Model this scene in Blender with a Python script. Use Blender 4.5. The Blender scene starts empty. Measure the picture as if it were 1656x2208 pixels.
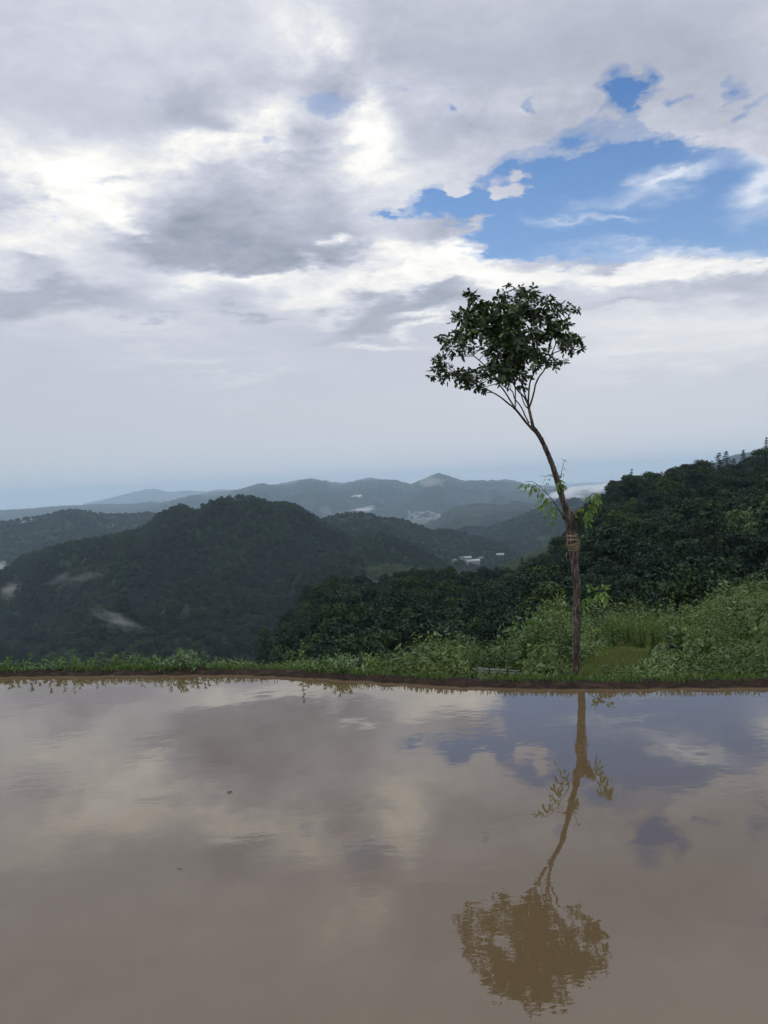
import bpy, math, random
import numpy as np
from mathutils import Vector, Matrix
from mathutils.bvhtree import BVHTree

random.seed(7); rng = np.random.default_rng(7)
S = bpy.context.scene; COL = S.collection
PI = math.pi

# ---------------------------------------------------------------- camera
W0, H0, F0 = 1656.0, 2208.0, 1835.0
CAM = Vector((0, 0, 1.5)); PITCH = math.radians(2.0); ROLL = math.radians(2.8)
_f = Vector((0, math.cos(PITCH), -math.sin(PITCH))); _r0 = Vector((1, 0, 0)); _u0 = _r0.cross(_f)
_r = _r0 * math.cos(ROLL) - _u0 * math.sin(ROLL); _u = _r0 * math.sin(ROLL) + _u0 * math.cos(ROLL)
cd = bpy.data.cameras.new('camera'); cam = bpy.data.objects.new('camera', cd); COL.objects.link(cam)
cd.sensor_fit = 'VERTICAL'; cd.sensor_height = 24.0; cd.lens = F0 / H0 * 24.0
cd.clip_start = 0.05; cd.clip_end = 60000
cam.matrix_world = Matrix(((_r.x, _u.x, -_f.x, CAM.x), (_r.y, _u.y, -_f.y, CAM.y), (_r.z, _u.z, -_f.z, CAM.z), (0, 0, 0, 1)))
S.camera = cam
S.render.resolution_x, S.render.resolution_y = 768, 1024

def ray(px, py):
    return (_f + _r * ((px - W0 / 2) / F0) + _u * ((H0 / 2 - py) / F0)).normalized()
def azel(px, py):
    d = ray(px, py); return math.atan2(d.x, d.y), math.asin(d.z)
def at_r(px, py, r):                       # point at horizontal distance r
    d = ray(px, py); return CAM + d * (r / math.hypot(d.x, d.y))
def at_y(px, py, y):
    d = ray(px, py); return CAM + d * (y / d.y)

# ---------------------------------------------------------------- view / exposure
S.view_settings.view_transform = 'Standard'; S.view_settings.look = 'None'
S.view_settings.exposure = 0.0; S.view_settings.gamma = 1.0
S.cycles.use_denoising = True
S.cycles.max_bounces = 6; S.cycles.diffuse_bounces = 2; S.cycles.glossy_bounces = 3
S.cycles.transmission_bounces = 2; S.cycles.transparent_max_bounces = 4; S.cycles.volume_bounces = 2
S.cycles.sample_clamp_indirect = 4.0
S.cycles.volume_step_rate = 2.0; S.cycles.volume_max_steps = 64

# ---------------------------------------------------------------- sun
SUN_EL, SUN_AZ = math.radians(46), math.radians(-66)      # azimuth from +Y, negative = left
sd = bpy.data.lights.new('sun', 'SUN'); sun = bpy.data.objects.new('sun', sd); COL.objects.link(sun)
sd.energy = 0.8; sd.angle = math.radians(12); sd.color = (1.0, 0.95, 0.88)
sdir = Vector((math.sin(SUN_AZ) * math.cos(SUN_EL), math.cos(SUN_AZ) * math.cos(SUN_EL), math.sin(SUN_EL)))
sun.rotation_euler = sdir.to_track_quat('Z', 'Y').to_euler(); sun.location = (0, 0, 60)

# ---------------------------------------------------------------- world: sky texture + procedural clouds
world = bpy.data.worlds.new('World'); S.world = world; world.use_nodes = True
WT = world.node_tree; WT.nodes.clear()
def wn(t, **kw):
    n = WT.nodes.new(t)
    for k, v in kw.items(): setattr(n, k, v)
    return n
def wl(a, b): WT.links.new(a, b)
def wm(op, a, b=None, c=None, clamp=False):
    n = wn('ShaderNodeMath', operation=op); n.use_clamp = clamp
    for i, v in enumerate((a, b, c)):
        if v is None: continue
        if isinstance(v, (int, float)): n.inputs[i].default_value = v
        else: wl(v, n.inputs[i])
    return n.outputs[0]
def wramp(fac, stops, interp='LINEAR'):
    n = wn('ShaderNodeValToRGB'); r = n.color_ramp; r.interpolation = interp
    while len(r.elements) < len(stops): r.elements.new(0.5)
    for e, (p, c) in zip(r.elements, stops):
        e.position = p; e.color = (c[0], c[1], c[2], 1) if isinstance(c, tuple) else (c, c, c, 1)
    wl(fac, n.inputs[0]); return n.outputs[0]
def wmix(fac, a, b):
    n = wn('ShaderNodeMix', data_type='RGBA')
    for sock, v in ((n.inputs[0], fac), (n.inputs[6], a), (n.inputs[7], b)):
        if isinstance(v, tuple): sock.default_value = (v[0], v[1], v[2], 1)
        elif isinstance(v, (int, float)): sock.default_value = v
        else: wl(v, sock)
    return n.outputs[2]
tc = wn('ShaderNodeTexCoord'); sx = wn('ShaderNodeSeparateXYZ'); wl(tc.outputs['Generated'], sx.inputs[0])
X, Y, Z = sx.outputs
AZ = wm('ARCTAN2', X, Y); EL = wm('ARCSINE', Z)
zz = wm('ADD', wm('MAXIMUM', Z, 0.0), 0.13)
qc = wn('ShaderNodeCombineXYZ'); wl(wm('DIVIDE', X, zz), qc.inputs[0]); wl(wm('DIVIDE', Y, zz), qc.inputs[1]); Q = qc.outputs[0]
def wnoise(scale, detail, rough=0.55, off=(0, 0, 0), dist=0.0, src=None, sc=(1, 1, 1)):
    m = wn('ShaderNodeMapping'); m.inputs['Location'].default_value = off; m.inputs['Scale'].default_value = sc
    wl(src or Q, m.inputs['Vector'])
    n = wn('ShaderNodeTexNoise'); n.inputs['Scale'].default_value = scale; n.inputs['Detail'].default_value = detail
    n.inputs['Roughness'].default_value = rough; n.inputs['Distortion'].default_value = dist
    wl(m.outputs[0], n.inputs['Vector']); return n
uv = wn('ShaderNodeCombineXYZ'); wl(AZ, uv.inputs[0]); wl(EL, uv.inputs[1]); UV = uv.outputs[0]
def warped(scale, detail, amp, off):
    n = wnoise(scale, detail, 0.6, off)
    a = wn('ShaderNodeVectorMath', operation='SUBTRACT'); wl(n.outputs['Color'], a.inputs[0]); a.inputs[1].default_value = (.5, .5, .5)
    b = wn('ShaderNodeVectorMath', operation='MULTIPLY_ADD'); wl(a.outputs[0], b.inputs[0])
    b.inputs[1].default_value = (amp * 1.5, amp, 0); wl(UV, b.inputs[2]); return b.outputs[0]
W1 = warped(3.2, 9, 0.105, (3.1, 7.7, 0)); W2 = warped(3.4, 8, 0.10, (9.2, 1.3, 4))
def blobs(src, lst, start):
    acc = start
    for (px, py, rx, ry, rot, amp) in lst:
        a0, e0 = azel(px, py); c, s = math.cos(math.radians(rot)), math.sin(math.radians(rot))
        a1, e1 = azel(px + 40 * c, py + 40 * s)
        k = 1.45
        m = wn('ShaderNodeMapping', vector_type='TEXTURE')
        m.inputs['Location'].default_value = (a0, e0, 0); m.inputs['Rotation'].default_value = (0, 0, math.atan2(e1 - e0, a1 - a0))
        m.inputs['Scale'].default_value = (rx * k / F0, ry * k / F0, 1)
        wl(src, m.inputs['Vector'])
        g = wn('ShaderNodeTexGradient', gradient_type='QUADRATIC_SPHERE'); wl(m.outputs[0], g.inputs[0])
        acc = wm('MULTIPLY_ADD', g.outputs['Fac'], amp * 1.5, acc)
    return acc
# brightness layout of the cloud deck (photo pixel centres, radii, tilt, amount)
LB = [
 (150,60,420,160,0,.06),(240,465,50,26,40,.7),(280,490,40,16,10,.5),(190,430,300,110,5,.42),(60,520,230,90,-10,.38),(120,350,260,60,0,.25),
 (450,335,200,45,-15,.45),(390,310,60,28,0,.3),(500,350,70,30,0,.3),(560,260,110,60,-20,.25),(650,70,150,150,0,.28),(740,85,60,50,0,.25),
 (800,330,110,90,30,.5),(780,250,60,60,0,.3),(900,400,180,50,10,.22),(700,530,40,26,0,.65),(800,545,150,50,5,.5),(860,590,200,45,5,.5),(720,620,130,45,0,.45),
 (560,590,160,24,3,.5),(430,610,120,40,0,.35),(640,640,120,50,20,.25),(1100,600,330,34,-2,.7),(1420,585,330,34,-2,.65),(960,570,140,30,10,.45),(1640,560,160,40,0,.3),
 (900,685,90,20,-18,.5),(800,740,110,20,5,.3),(1420,700,300,60,-3,.2),(1390,765,240,60,-5,.32),(1640,740,150,80,0,.25),(1150,850,400,60,0,.08),
 (420,775,240,22,2,.14),(520,815,240,16,-3,.14),(480,860,200,14,4,.08),(300,700,300,40,0,.12),
 (500,510,240,62,4,-.95),(500,435,130,50,-10,-.25),(660,560,110,36,12,-.6),(330,530,130,32,5,-.4),(700,480,90,60,20,-.3),(730,545,40,30,0,-.3),
 (130,625,190,34,8,-.45),(10,655,70,40,0,-.5),(60,570,70,16,5,-.3),(20,430,80,50,10,-.3),(90,420,50,20,30,-.25),(230,405,60,14,8,-.35),(290,390,60,20,0,-.2),
 (540,684,60,10,2,-.35),(320,685,70,14,8,-.2),(850,665,200,46,-14,-.5),(970,630,120,28,-12,-.35),(740,690,70,20,0,-.25),(810,590,60,22,10,-.35),
 (570,190,90,60,-20,-.2),(380,250,90,46,10,-.15),(430,240,60,40,0,-.2),(280,360,110,40,0,-.2),(470,290,60,30,0,-.3),(200,200,360,130,0,-.05),(60,80,300,160,0,-.03),
 (720,200,100,60,-20,-.3),(640,310,90,50,0,-.3),(1220,130,440,200,0,-.22),(900,100,200,120,0,-.12),(1500,120,300,160,0,-.12),(1000,300,200,60,-10,-.1),
 (950,500,110,34,-10,-.4),(1620,600,110,40,-10,-.28),(1480,630,160,24,-4,-.15),(1350,655,70,12,-8,-.3),(1280,560,60,12,0,-.3),
]
nA = wnoise(2.1, 9, 0.6, (1.7, 4.2, 0.5), 0.3); nB = wnoise(6.0, 8, 0.62, (5.5, 2.2, 8.0), 0.4)
up = wramp(EL, [(0.0, 0.06), (0.12, 0.2), (0.22, 0.75), (0.34, 1.0)])
L0 = wramp(EL, [(0.0, 0.42), (0.06, 0.46), (0.12, 0.48), (0.2, 0.56), (0.3, 0.56), (0.5, 0.58), (0.62, 0.85), (0.9, 1.0)])
det = wm('ADD', wm('MULTIPLY', wm('SUBTRACT', nA.outputs['Fac'], 0.5), 0.62), wm('MULTIPLY', wm('SUBTRACT', nB.outputs['Fac'], 0.5), 0.52))
Lv = blobs(W1, LB, L0)
Lv = wm('MULTIPLY_ADD', wm('TANH', wm('MULTIPLY', wm('SUBTRACT', Lv, 0.54), 2.0)), 0.40, 0.54)
nD = wnoise(17.0, 8, 0.66, (1.5, 3.2, 2.0), 0.5)
det = wm('ADD', det, wm('MULTIPLY', wm('SUBTRACT', nD.outputs['Fac'], 0.5), 0.30))
brk = blobs(W1, [(600,320,430,150,-10,.8),(790,570,220,80,0,.8),(1170,260,260,90,-15,.7),(90,420,240,90,0,.6),(760,130,180,150,0,.5),(1560,260,200,120,0,.5),(1200,620,420,60,0,.4),(520,520,260,120,0,.25)], 0.62)
Lv = wm('MULTIPLY_ADD', wm('MULTIPLY', det, brk), up, Lv)
K = 10.0                                                   # background strength is 0.1
cloud = wramp(Lv, [(0.0, (.26, .295, .37)), (0.2, (.385, .42, .51)), (0.4, (.495, .525, .62)), (0.55, (.60, .62, .72)), (0.72, (.76, .78, .83)), (0.88, (.93, .92, .89)), (1.0, (1.0, .99, .96))])
# blue openings
BB = [
 (1330,470,330,95,-3,1.3),(1060,480,150,60,-8,.9),(1100,400,140,45,-14,.8),(1250,345,150,48,-8,.9),(1400,330,160,50,6,.8),(1560,400,180,60,5,.7),(1640,480,200,60,0,1.0),
 (1180,540,200,34,2,.8),(1500,520,200,30,-2,.7),(1340,220,45,50,-50,.9),(1370,190,45,30,-20,.7),(1405,150,28,24,0,.4),(1180,245,50,26,50,.55),(1440,210,50,16,-20,.5),(1560,215,40,24,-40,.4),
 (1600,250,50,18,-40,.4),(1150,230,20,28,20,.4),(990,252,16,14,0,.45),(850,466,70,12,-5,.9),(940,440,60,24,0,.5),(720,205,90,45,-25,.24),(620,320,45,24,0,.25),
 (980,505,150,34,-12,-1.3),(1060,478,60,12,-8,-.7),(1010,408,40,15,-6,-3.0),(1125,392,30,22,10,-2.0),(1190,245,60,40,0,-.5),(1450,260,120,36,10,-.6),(1640,340,160,30,10,-.7),(1290,262,40,16,-40,.15),(1000,430,90,30,-20,.6),(1100,350,60,24,-25,.4),(1600,500,200,44,0,.5),
 (1385,230,30,26,0,-.4),
]
nC = wnoise(5.2, 10, 0.64, (2.2, 8.8, 1.0), 0.2)
Bv = blobs(W2, BB, wm('ADD', wm('MULTIPLY', wm('SUBTRACT', nC.outputs['Fac'], 0.5), 1.25), wm('MULTIPLY', wm('SUBTRACT', nD.outputs['Fac'], 0.5), 0.7)))
Bm = wramp(Bv, [(0.17, 0.0), (0.40, .42), (0.80, 1.0)], 'EASE')
CB = [(1400,395,150,26,-8,.75),(1440,380,70,14,-10,.5),(1230,468,60,18,8,.5),(1320,470,70,10,-4,.4),(1640,390,75,70,30,.95),(1600,340,120,30,8,.6),(1350,528,50,10,0,.5),(1480,545,260,16,-2,.6),(1080,560,130,14,5,.4),(1300,430,60,16,-8,.25)]
cir = wm('MULTIPLY', blobs(W2, CB, 0.0), wramp(nB.outputs['Fac'], [(0.3, 0.4), (0.65, 1.2)]), clamp=True)
st = wn('ShaderNodeTexSky'); st.sky_type = 'NISHITA'; st.sun_disc = False
st.sun_elevation = SUN_EL; st.sun_rotation = SUN_AZ; st.air_density = 1.0; st.dust_density = 0.6; st.ozone_density = 2.0
blue = wn('ShaderNodeVectorMath', operation='MULTIPLY'); wl(st.outputs[0], blue.inputs[0]); blue.inputs[1].default_value = (0.70, 0.97, 1.27)
cs = wn('ShaderNodeVectorMath', operation='SCALE'); wl(cloud, cs.inputs[0]); wl(wm('MULTIPLY_ADD', wramp(Lv, [(.74, 0.0), (1.0, 1.0)]), 0.12 * K, K), cs.inputs['Scale'])
bl = wmix(cir, wmix(wramp(EL, [(0.22, .30), (0.40, 0.0)]), blue.outputs[0], (4.6, 6.2, 8.6)), (7.2, 7.8, 9.0))
sky = wmix(Bm, cs.outputs[0], bl)
# low air: pale blue grey, whiter to the right where the fog sea lies
hz = wramp(EL, [(0.0, 1.0), (0.05, 0.95), (0.10, 0.7), (0.15, .35), (0.24, 0.0)])
fogn = wnoise(3.0, 5, 0.5, (0, 0, 3), 0.0, UV, (1, 4, 1))
azr = wramp(wm('MULTIPLY_ADD', AZ, 1.0, 0.5), [(0.1, 0.0), (0.72, 1.0)])
hzc = wmix(azr, (5.8, 6.3, 6.7), (7.0, 7.2, 7.5))
sky = wmix(wm('MULTIPLY', hz, 0.8), sky, hzc)
FB = [(1330,1030,170,34,-4,.8),(1250,1020,120,26,0,.5),(1420,990,160,20,-6,.35)]
fg = blobs(W1, FB, 0.0)
sky = wmix(wm('MULTIPLY', fg, 1.0, clamp=True), sky, (6.6, 6.9, 7.3))
# the unseen deck above the frame gets added brightness to lift haze and ground light
ov = wn('ShaderNodeVectorMath', operation='SCALE'); wl(sky, ov.inputs[0]); wl(wm('MULTIPLY_ADD', wramp(EL, [(0.60, 0.0), (1.0, 1.0)], 'EASE'), 0.9, 1.0), ov.inputs['Scale']); sky = ov.outputs[0]
bg = wn('ShaderNodeBackground'); bg.inputs['Strength'].default_value = 0.1; wl(sky, bg.inputs[0])
wo = wn('ShaderNodeOutputWorld'); wl(bg.outputs[0], wo.inputs[0])
world.cycles.sampling_method = 'MANUAL'; world.cycles.sample_map_resolution = 512

# ---------------------------------------------------------------- helpers
def tag(o, label=None, cat=None, group=None, kind=None):
    if label: o['label'] = label
    if cat: o['category'] = cat
    if group: o['group'] = group
    if kind: o['kind'] = kind
    return o
def mesh(name, V, Fc, mat=None, smooth=False):
    """V (n,3); Fc (m,k) array of equal-sided faces"""
    V = np.asarray(V, dtype=np.float32); Fc = np.asarray(Fc, dtype=np.int32)
    me = bpy.data.meshes.new(name); n, k = Fc.shape
    me.vertices.add(len(V)); me.vertices.foreach_set('co', V.ravel())
    me.loops.add(n * k); me.loops.foreach_set('vertex_index', Fc.ravel())
    me.polygons.add(n); me.polygons.foreach_set('loop_start', np.arange(0, n * k, k, dtype=np.int32))
    if smooth: me.polygons.foreach_set('use_smooth', np.ones(n, dtype=bool))
    me.update(calc_edges=True); me.validate()
    if mat: me.materials.append(mat)
    return me
def obj(name, me, parent=None, loc=None):
    o = bpy.data.objects.new(name, me); COL.objects.link(o)
    if parent: o.parent = parent
    if loc is not None: o.location = loc
    return o
def empty(name, loc=(0, 0, 0), rz=0.0, sc=1.0):
    o = bpy.data.objects.new(name, None); COL.objects.link(o); o.location = loc; o.rotation_euler = (0, 0, rz)
    o.scale = (sc, sc, sc); o.empty_display_size = 0.1; return o
def copy_tree(root, loc, rz=0.0, sc=(1, 1, 1), name=None):
    def cp(o, par):
        c = o.copy(); COL.objects.link(c); c.parent = par
        for ch in o.children: cp(ch, c)
        return c
    r = cp(root, None); r.location = loc; r.rotation_euler = (0, 0, rz); r.scale = sc
    return r
class MB:
    """collects geometry"""
    def __init__(s): s.V = []; s.F = []; s.n = 0
    def add(s, V, Fc):
        V = np.asarray(V, float).reshape(-1, 3); Fc = np.asarray(Fc, int)
        s.V.append(V); s.F.append(Fc + s.n); s.n += len(V)
    def tube(s, pts, rad, seg=8, rough=0.0, sd=0):
        pts = np.asarray(pts, float); n = len(pts); rad = np.broadcast_to(np.asarray(rad, float), (n,))
        T = np.gradient(pts, axis=0); T /= np.linalg.norm(T, axis=1)[:, None] + 1e-9
        ref = np.array([0.0, 1, 0.13]); V = []
        rr = np.random.default_rng(sd)
        for i in range(n):
            a = np.cross(T[i], ref); a /= np.linalg.norm(a) + 1e-9; b = np.cross(T[i], a)
            th = np.arange(seg) * 2 * PI / seg
            R = rad[i] * (1 + rough * rr.normal(size=seg))
            V.append(pts[i] + (np.cos(th) * R)[:, None] * a + (np.sin(th) * R)[:, None] * b)
        V = np.concatenate(V); i, j = np.meshgrid(np.arange(n - 1), np.arange(seg), indexing='ij'); j2 = (j + 1) % seg
        s.add(V, np.stack([i * seg + j, i * seg + j2, (i + 1) * seg + j2, (i + 1) * seg + j], -1).reshape(-1, 4))
        for e in (0, n - 1):                                   # caps
            c = pts[e]; k = s.n; s.add(np.vstack([V[e * seg:(e + 1) * seg], c]), [[q, (q + 1) % seg, seg, seg] for q in range(seg)] if False else [[q, (q + 1) % seg, (q + 2) % seg, seg] for q in range(0, seg, 2)])
    def box(s, x0, x1, y0, y1, z0, z1):
        s.add([(x0,y0,z0),(x1,y0,z0),(x1,y1,z0),(x0,y1,z0),(x0,y0,z1),(x1,y0,z1),(x1,y1,z1),(x0,y1,z1)],
              [[3,2,1,0],[4,5,6,7],[0,1,5,4],[1,2,6,5],[2,3,7,6],[3,0,4,7]])
    def mesh(s, name, mat, smooth=False): return mesh(name, np.concatenate(s.V), np.concatenate(s.F), mat, smooth)

def _h(ix, iy, seed):
    n = (ix.astype(np.int64) * 374761393 + iy.astype(np.int64) * 668265263 + seed * 1442695041) & 0x7fffffff
    n = ((n ^ (n >> 13)) * 1274126177) & 0x7fffffff
    return ((n ^ (n >> 16)) & 0xffff) / 65535.0
def perlin(x, y, seed=0):
    ix, iy = np.floor(x), np.floor(y); fx, fy = x - ix, y - iy
    u = fx * fx * fx * (fx * (fx * 6 - 15) + 10); v = fy * fy * fy * (fy * (fy * 6 - 15) + 10)
    def g(ax, ay, dx, dy):
        t = _h(ax, ay, seed) * 2 * PI; return np.cos(t) * dx + np.sin(t) * dy
    a = g(ix, iy, fx, fy); b = g(ix + 1, iy, fx - 1, fy); c = g(ix, iy + 1, fx, fy - 1); d = g(ix + 1, iy + 1, fx - 1, fy - 1)
    return (a + (b - a) * u) * (1 - v) + (c + (d - c) * u) * v
def fbm(x, y, oct=5, seed=0, gain=0.5):
    r = 0; a = 1.0
    for o in range(oct): r = r + a * perlin(x, y, seed + o * 17); x = x * 2.03 + 5.1; y = y * 2.03 + 1.7; a *= gain
    return r
def ridged(x, y, oct=4, seed=0):
    r = 0; a = 1.0; tot = 0
    for o in range(oct): r = r + a * (1 - np.abs(perlin(x, y, seed + o * 13)) * 2.2); tot += a; x = x * 2.1 + 3.3; y = y * 2.1 + 8.1; a *= 0.5
    return r / tot
def grid_faces(n, m):
    i, j = np.meshgrid(np.arange(n - 1), np.arange(m - 1), indexing='ij')
    return np.stack([i * m + j, (i + 1) * m + j, (i + 1) * m + j + 1, i * m + j + 1], -1).reshape(-1, 4)

# ---------------------------------------------------------------- materials
def mat(name): m = bpy.data.materials.new(name); m.use_nodes = True; return m, m.node_tree, m.node_tree.nodes['Principled BSDF']
def mk(nt, t, **kw):
    n = nt.nodes.new(t)
    for k, v in kw.items(): setattr(n, k, v)
    return n
def nramp(nt, src, stops):
    n = mk(nt, 'ShaderNodeValToRGB'); r = n.color_ramp
    while len(r.elements) < len(stops): r.elements.new(0.5)
    for e, (p, c) in zip(r.elements, stops): e.position = p; e.color = (*c, 1)
    nt.links.new(src, n.inputs[0]); return n.outputs[0]
def nnoise(nt, scale, detail=4, rough=0.5, coord='Object', sc=(1, 1, 1)):
    t = mk(nt, 'ShaderNodeTexCoord'); m = mk(nt, 'ShaderNodeMapping'); m.inputs['Scale'].default_value = sc
    n = mk(nt, 'ShaderNodeTexNoise'); n.inputs['Scale'].default_value = scale; n.inputs['Detail'].default_value = detail; n.inputs['Roughness'].default_value = rough
    if coord == 'World':
        g = mk(nt, 'ShaderNodeNewGeometry'); nt.links.new(g.outputs['Position'], m.inputs[0])
    else: nt.links.new(t.outputs[coord], m.inputs[0])
    nt.links.new(m.outputs[0], n.inputs['Vector']); return n.outputs['Fac']
def nmix(nt, fac, a, b, blend='MIX'):
    n = mk(nt, 'ShaderNodeMix', data_type='RGBA', blend_type=blend)
    for sock, v in ((n.inputs[0], fac), (n.inputs[6], a), (n.inputs[7], b)):
        if isinstance(v, tuple): sock.default_value = (*v, 1)
        elif isinstance(v, (int, float)): sock.default_value = v
        else: nt.links.new(v, sock)
    return n.outputs[2]
def nbump(nt, src, strength, dist, bsdf):
    b = mk(nt, 'ShaderNodeBump'); b.inputs['Strength'].default_value = strength; b.inputs['Distance'].default_value = dist
    nt.links.new(src, b.inputs['Height']); nt.links.new(b.outputs[0], bsdf.inputs['Normal']); return b

def leaf_mat(name, stops, per_object=False, trans=0.25, rough=0.6, spec=0.3, world_patch=None):
    m, nt, p = mat(name)
    g = mk(nt, 'ShaderNodeNewGeometry')
    c = nramp(nt, g.outputs['Random Per Island'], stops)
    if per_object:
        oi = mk(nt, 'ShaderNodeObjectInfo')
        tint = nramp(nt, oi.outputs['Random'], per_object)
        c = nmix(nt, 1.0, c, tint, 'MULTIPLY')
    if world_patch:
        f = nnoise(nt, world_patch[0], 3, 0.5, 'World'); f = nramp(nt, f, [(0.4, (0, 0, 0)), (0.6, (1, 1, 1))])
        c = nmix(nt, f, c, nmix(nt, 1.0, c, world_patch[1], 'MULTIPLY'))
    nt.links.new(c, p.inputs['Base Color']); p.inputs['Roughness'].default_value = rough
    p.inputs['Specular IOR Level'].default_value = spec
    if trans > 0:
        t = mk(nt, 'ShaderNodeBsdfTranslucent'); c2 = nmix(nt, 1.0, c, (1.3, 1.5, 0.6), 'MULTIPLY'); nt.links.new(c2, t.inputs[0])
        ms = mk(nt, 'ShaderNodeMixShader'); ms.inputs[0].default_value = trans
        nt.links.new(p.outputs[0], ms.inputs[1]); nt.links.new(t.outputs[0], ms.inputs[2])
        nt.links.new(ms.outputs[0], nt.nodes['Material Output'].inputs['Surface'])
    return m
M_forest = leaf_mat('forest_foliage', [(0, (.010, .023, .013)), (.5, (.021, .041, .021)), (1, (.042, .070, .032))],
    per_object=[(0, (.55, .66, .8)), (.4, (.85, .9, 1)), (.75, (1.1, 1.12, .9)), (.95, (1.5, 1.45, .85)), (1, (1.8, 1.6, .9))], trans=0.0, rough=0.8, spec=0.15, world_patch=(0.016, (.55, .62, .75)))
M_conif = leaf_mat('conifer_foliage', [(0, (.010, .020, .016)), (1, (.024, .042, .028))], trans=0.0, rough=0.8, spec=0.1)
M_bamboo = leaf_mat('bamboo_foliage', [(0, (.035, .062, .028)), (1, (.09, .13, .055))], trans=0.1, rough=0.7, spec=0.2)
M_crown = leaf_mat('young_tree_leaf', [(0, (.014, .030, .015)), (.6, (.028, .055, .022)), (.9, (.055, .09, .03)), (1, (.14, .20, .05))], trans=0.12, rough=0.5, spec=0.3)
M_sprout = leaf_mat('sprout_leaf', [(0, (.07, .13, .035)), (1, (.20, .30, .08))], trans=0.3, rough=0.5)
M_weed = leaf_mat('weed_leaf', [(0, (.045, .085, .030)), (.6, (.085, .15, .05)), (1, (.16, .24, .09))], trans=0.2, rough=0.6)
M_weedp = leaf_mat('pale_weed_leaf', [(0, (.06, .105, .045)), (.6, (.10, .165, .07)), (1, (.19, .27, .13))], trans=0.2, rough=0.55)
M_fern = leaf_mat('feathery_leaf', [(0, (.06, .11, .02)), (1, (.12, .20, .04))], trans=0.25, rough=0.7)
M_bush = leaf_mat('bush_leaf', [(0, (.025, .055, .018)), (.7, (.05, .09, .03)), (1, (.09, .14, .045))], trans=0.15, rough=0.6)
M_dbush = leaf_mat('dark_bush_leaf', [(0, (.012, .028, .012)), (1, (.035, .06, .025))], trans=0.1, rough=0.5)
M_lbush = leaf_mat('pale_bush_leaf', [(0, (.05, .085, .03)), (.7, (.085, .135, .05)), (1, (.13, .19, .07))], trans=0.2, rough=0.6)
M_under = leaf_mat('undergrowth_leaf', [(0, (.045, .074, .018)), (.6, (.088, .130, .033)), (1, (.155, .195, .056))], trans=0.15, rough=0.7, world_patch=(0.6, (.50, .62, .62)))
M_grass = leaf_mat('grass_blade', [(0, (.09, .125, .042)), (.6, (.13, .17, .06)), (1, (.19, .21, .085))], trans=0.2, rough=0.7, world_patch=(0.8, (.8, .74, .66)))
M_grassb = leaf_mat('bright_grass_blade', [(0, (.04, .075, .022)), (.6, (.075, .125, .034)), (1, (.125, .18, .055))], trans=0.25, rough=0.7)

def bark(name, stops, sc=60, bumpd=0.004):
    m, nt, p = mat(name)
    f = nnoise(nt, sc, 6, 0.65, 'Object', (1, 1, 0.22)); nt.links.new(nramp(nt, f, stops), p.inputs['Base Color'])
    p.inputs['Roughness'].default_value = 0.9; p.inputs['Specular IOR Level'].default_value = 0.2
    nbump(nt, f, 1.0, bumpd, p); return m
M_bark = bark('young_bark', [(.36, (.022, .017, .014)), (.47, (.065, .050, .042)), (.58, (.13, .105, .088)), (.68, (.30, .26, .22))], 55, .009)
M_fbark = bark('forest_bark', [(.3, (.02, .015, .012)), (.7, (.07, .055, .045))], 6, .02)
M_twig = bark('green_stem', [(.3, (.02, .04, .02)), (.7, (.05, .08, .03))], 60, .001)
M_stem = bark('weed_stem', [(.3, (.05, .08, .03)), (.7, (.10, .13, .05))], 60, .001)
M_twine = bark('straw_twine', [(.3, (.16, .11, .07)), (.7, (.42, .33, .22))], 200, .002)
M_pole = bark('weathered_bamboo', [(.35, (.08, .085, .08)), (.65, (.20, .21, .20))], 30, .001)

def terrain_mat(name, stops, scale, bump=0.0, bd=1.0, sc2=None):
    m, nt, p = mat(name)
    f = nnoise(nt, scale, 9, 0.62, 'World'); c = nramp(nt, f, stops)
    if sc2:
        g = nnoise(nt, sc2[0], 5, 0.5, 'World'); g = nramp(nt, g, [(sc2[2], (0, 0, 0)), (sc2[2] + .06, (1, 1, 1))]); c = nmix(nt, g, c, sc2[1])
    nt.links.new(c, p.inputs['Base Color']); p.inputs['Roughness'].default_value = 0.95; p.inputs['Specular IOR Level'].default_value = 0.1
    if bump: nbump(nt, f, bump, bd, p)
    return m
M_soil = terrain_mat('meadow_soil', [(.3, (.030, .042, .014)), (.7, (.075, .085, .030))], 6.0, .6, .03)
M_floor = terrain_mat('wood_floor', [(.3, (.006, .012, .007)), (.7, (.016, .028, .014))], .4)
M_hill = terrain_mat('wooded_slope', [(.3, (.006, .013, .008)), (.7, (.018, .031, .017))], .05, .8, 3.0)
M_far = terrain_mat('distant_forest', [(.35, (.006, .011, .010)), (.65, (.020, .032, .024))], .012, 1.0, 12.0)
M_far2 = terrain_mat('distant_forest_clearings', [(.35, (.005, .010, .010)), (.65, (.020, .032, .024))], .01, 1.0, 10.0, (.0035, (.10, .10, .09), .66))
M_valley = terrain_mat('valley_floor', [(.35, (.02, .035, .02)), (.65, (.07, .09, .05))], .01)

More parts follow.
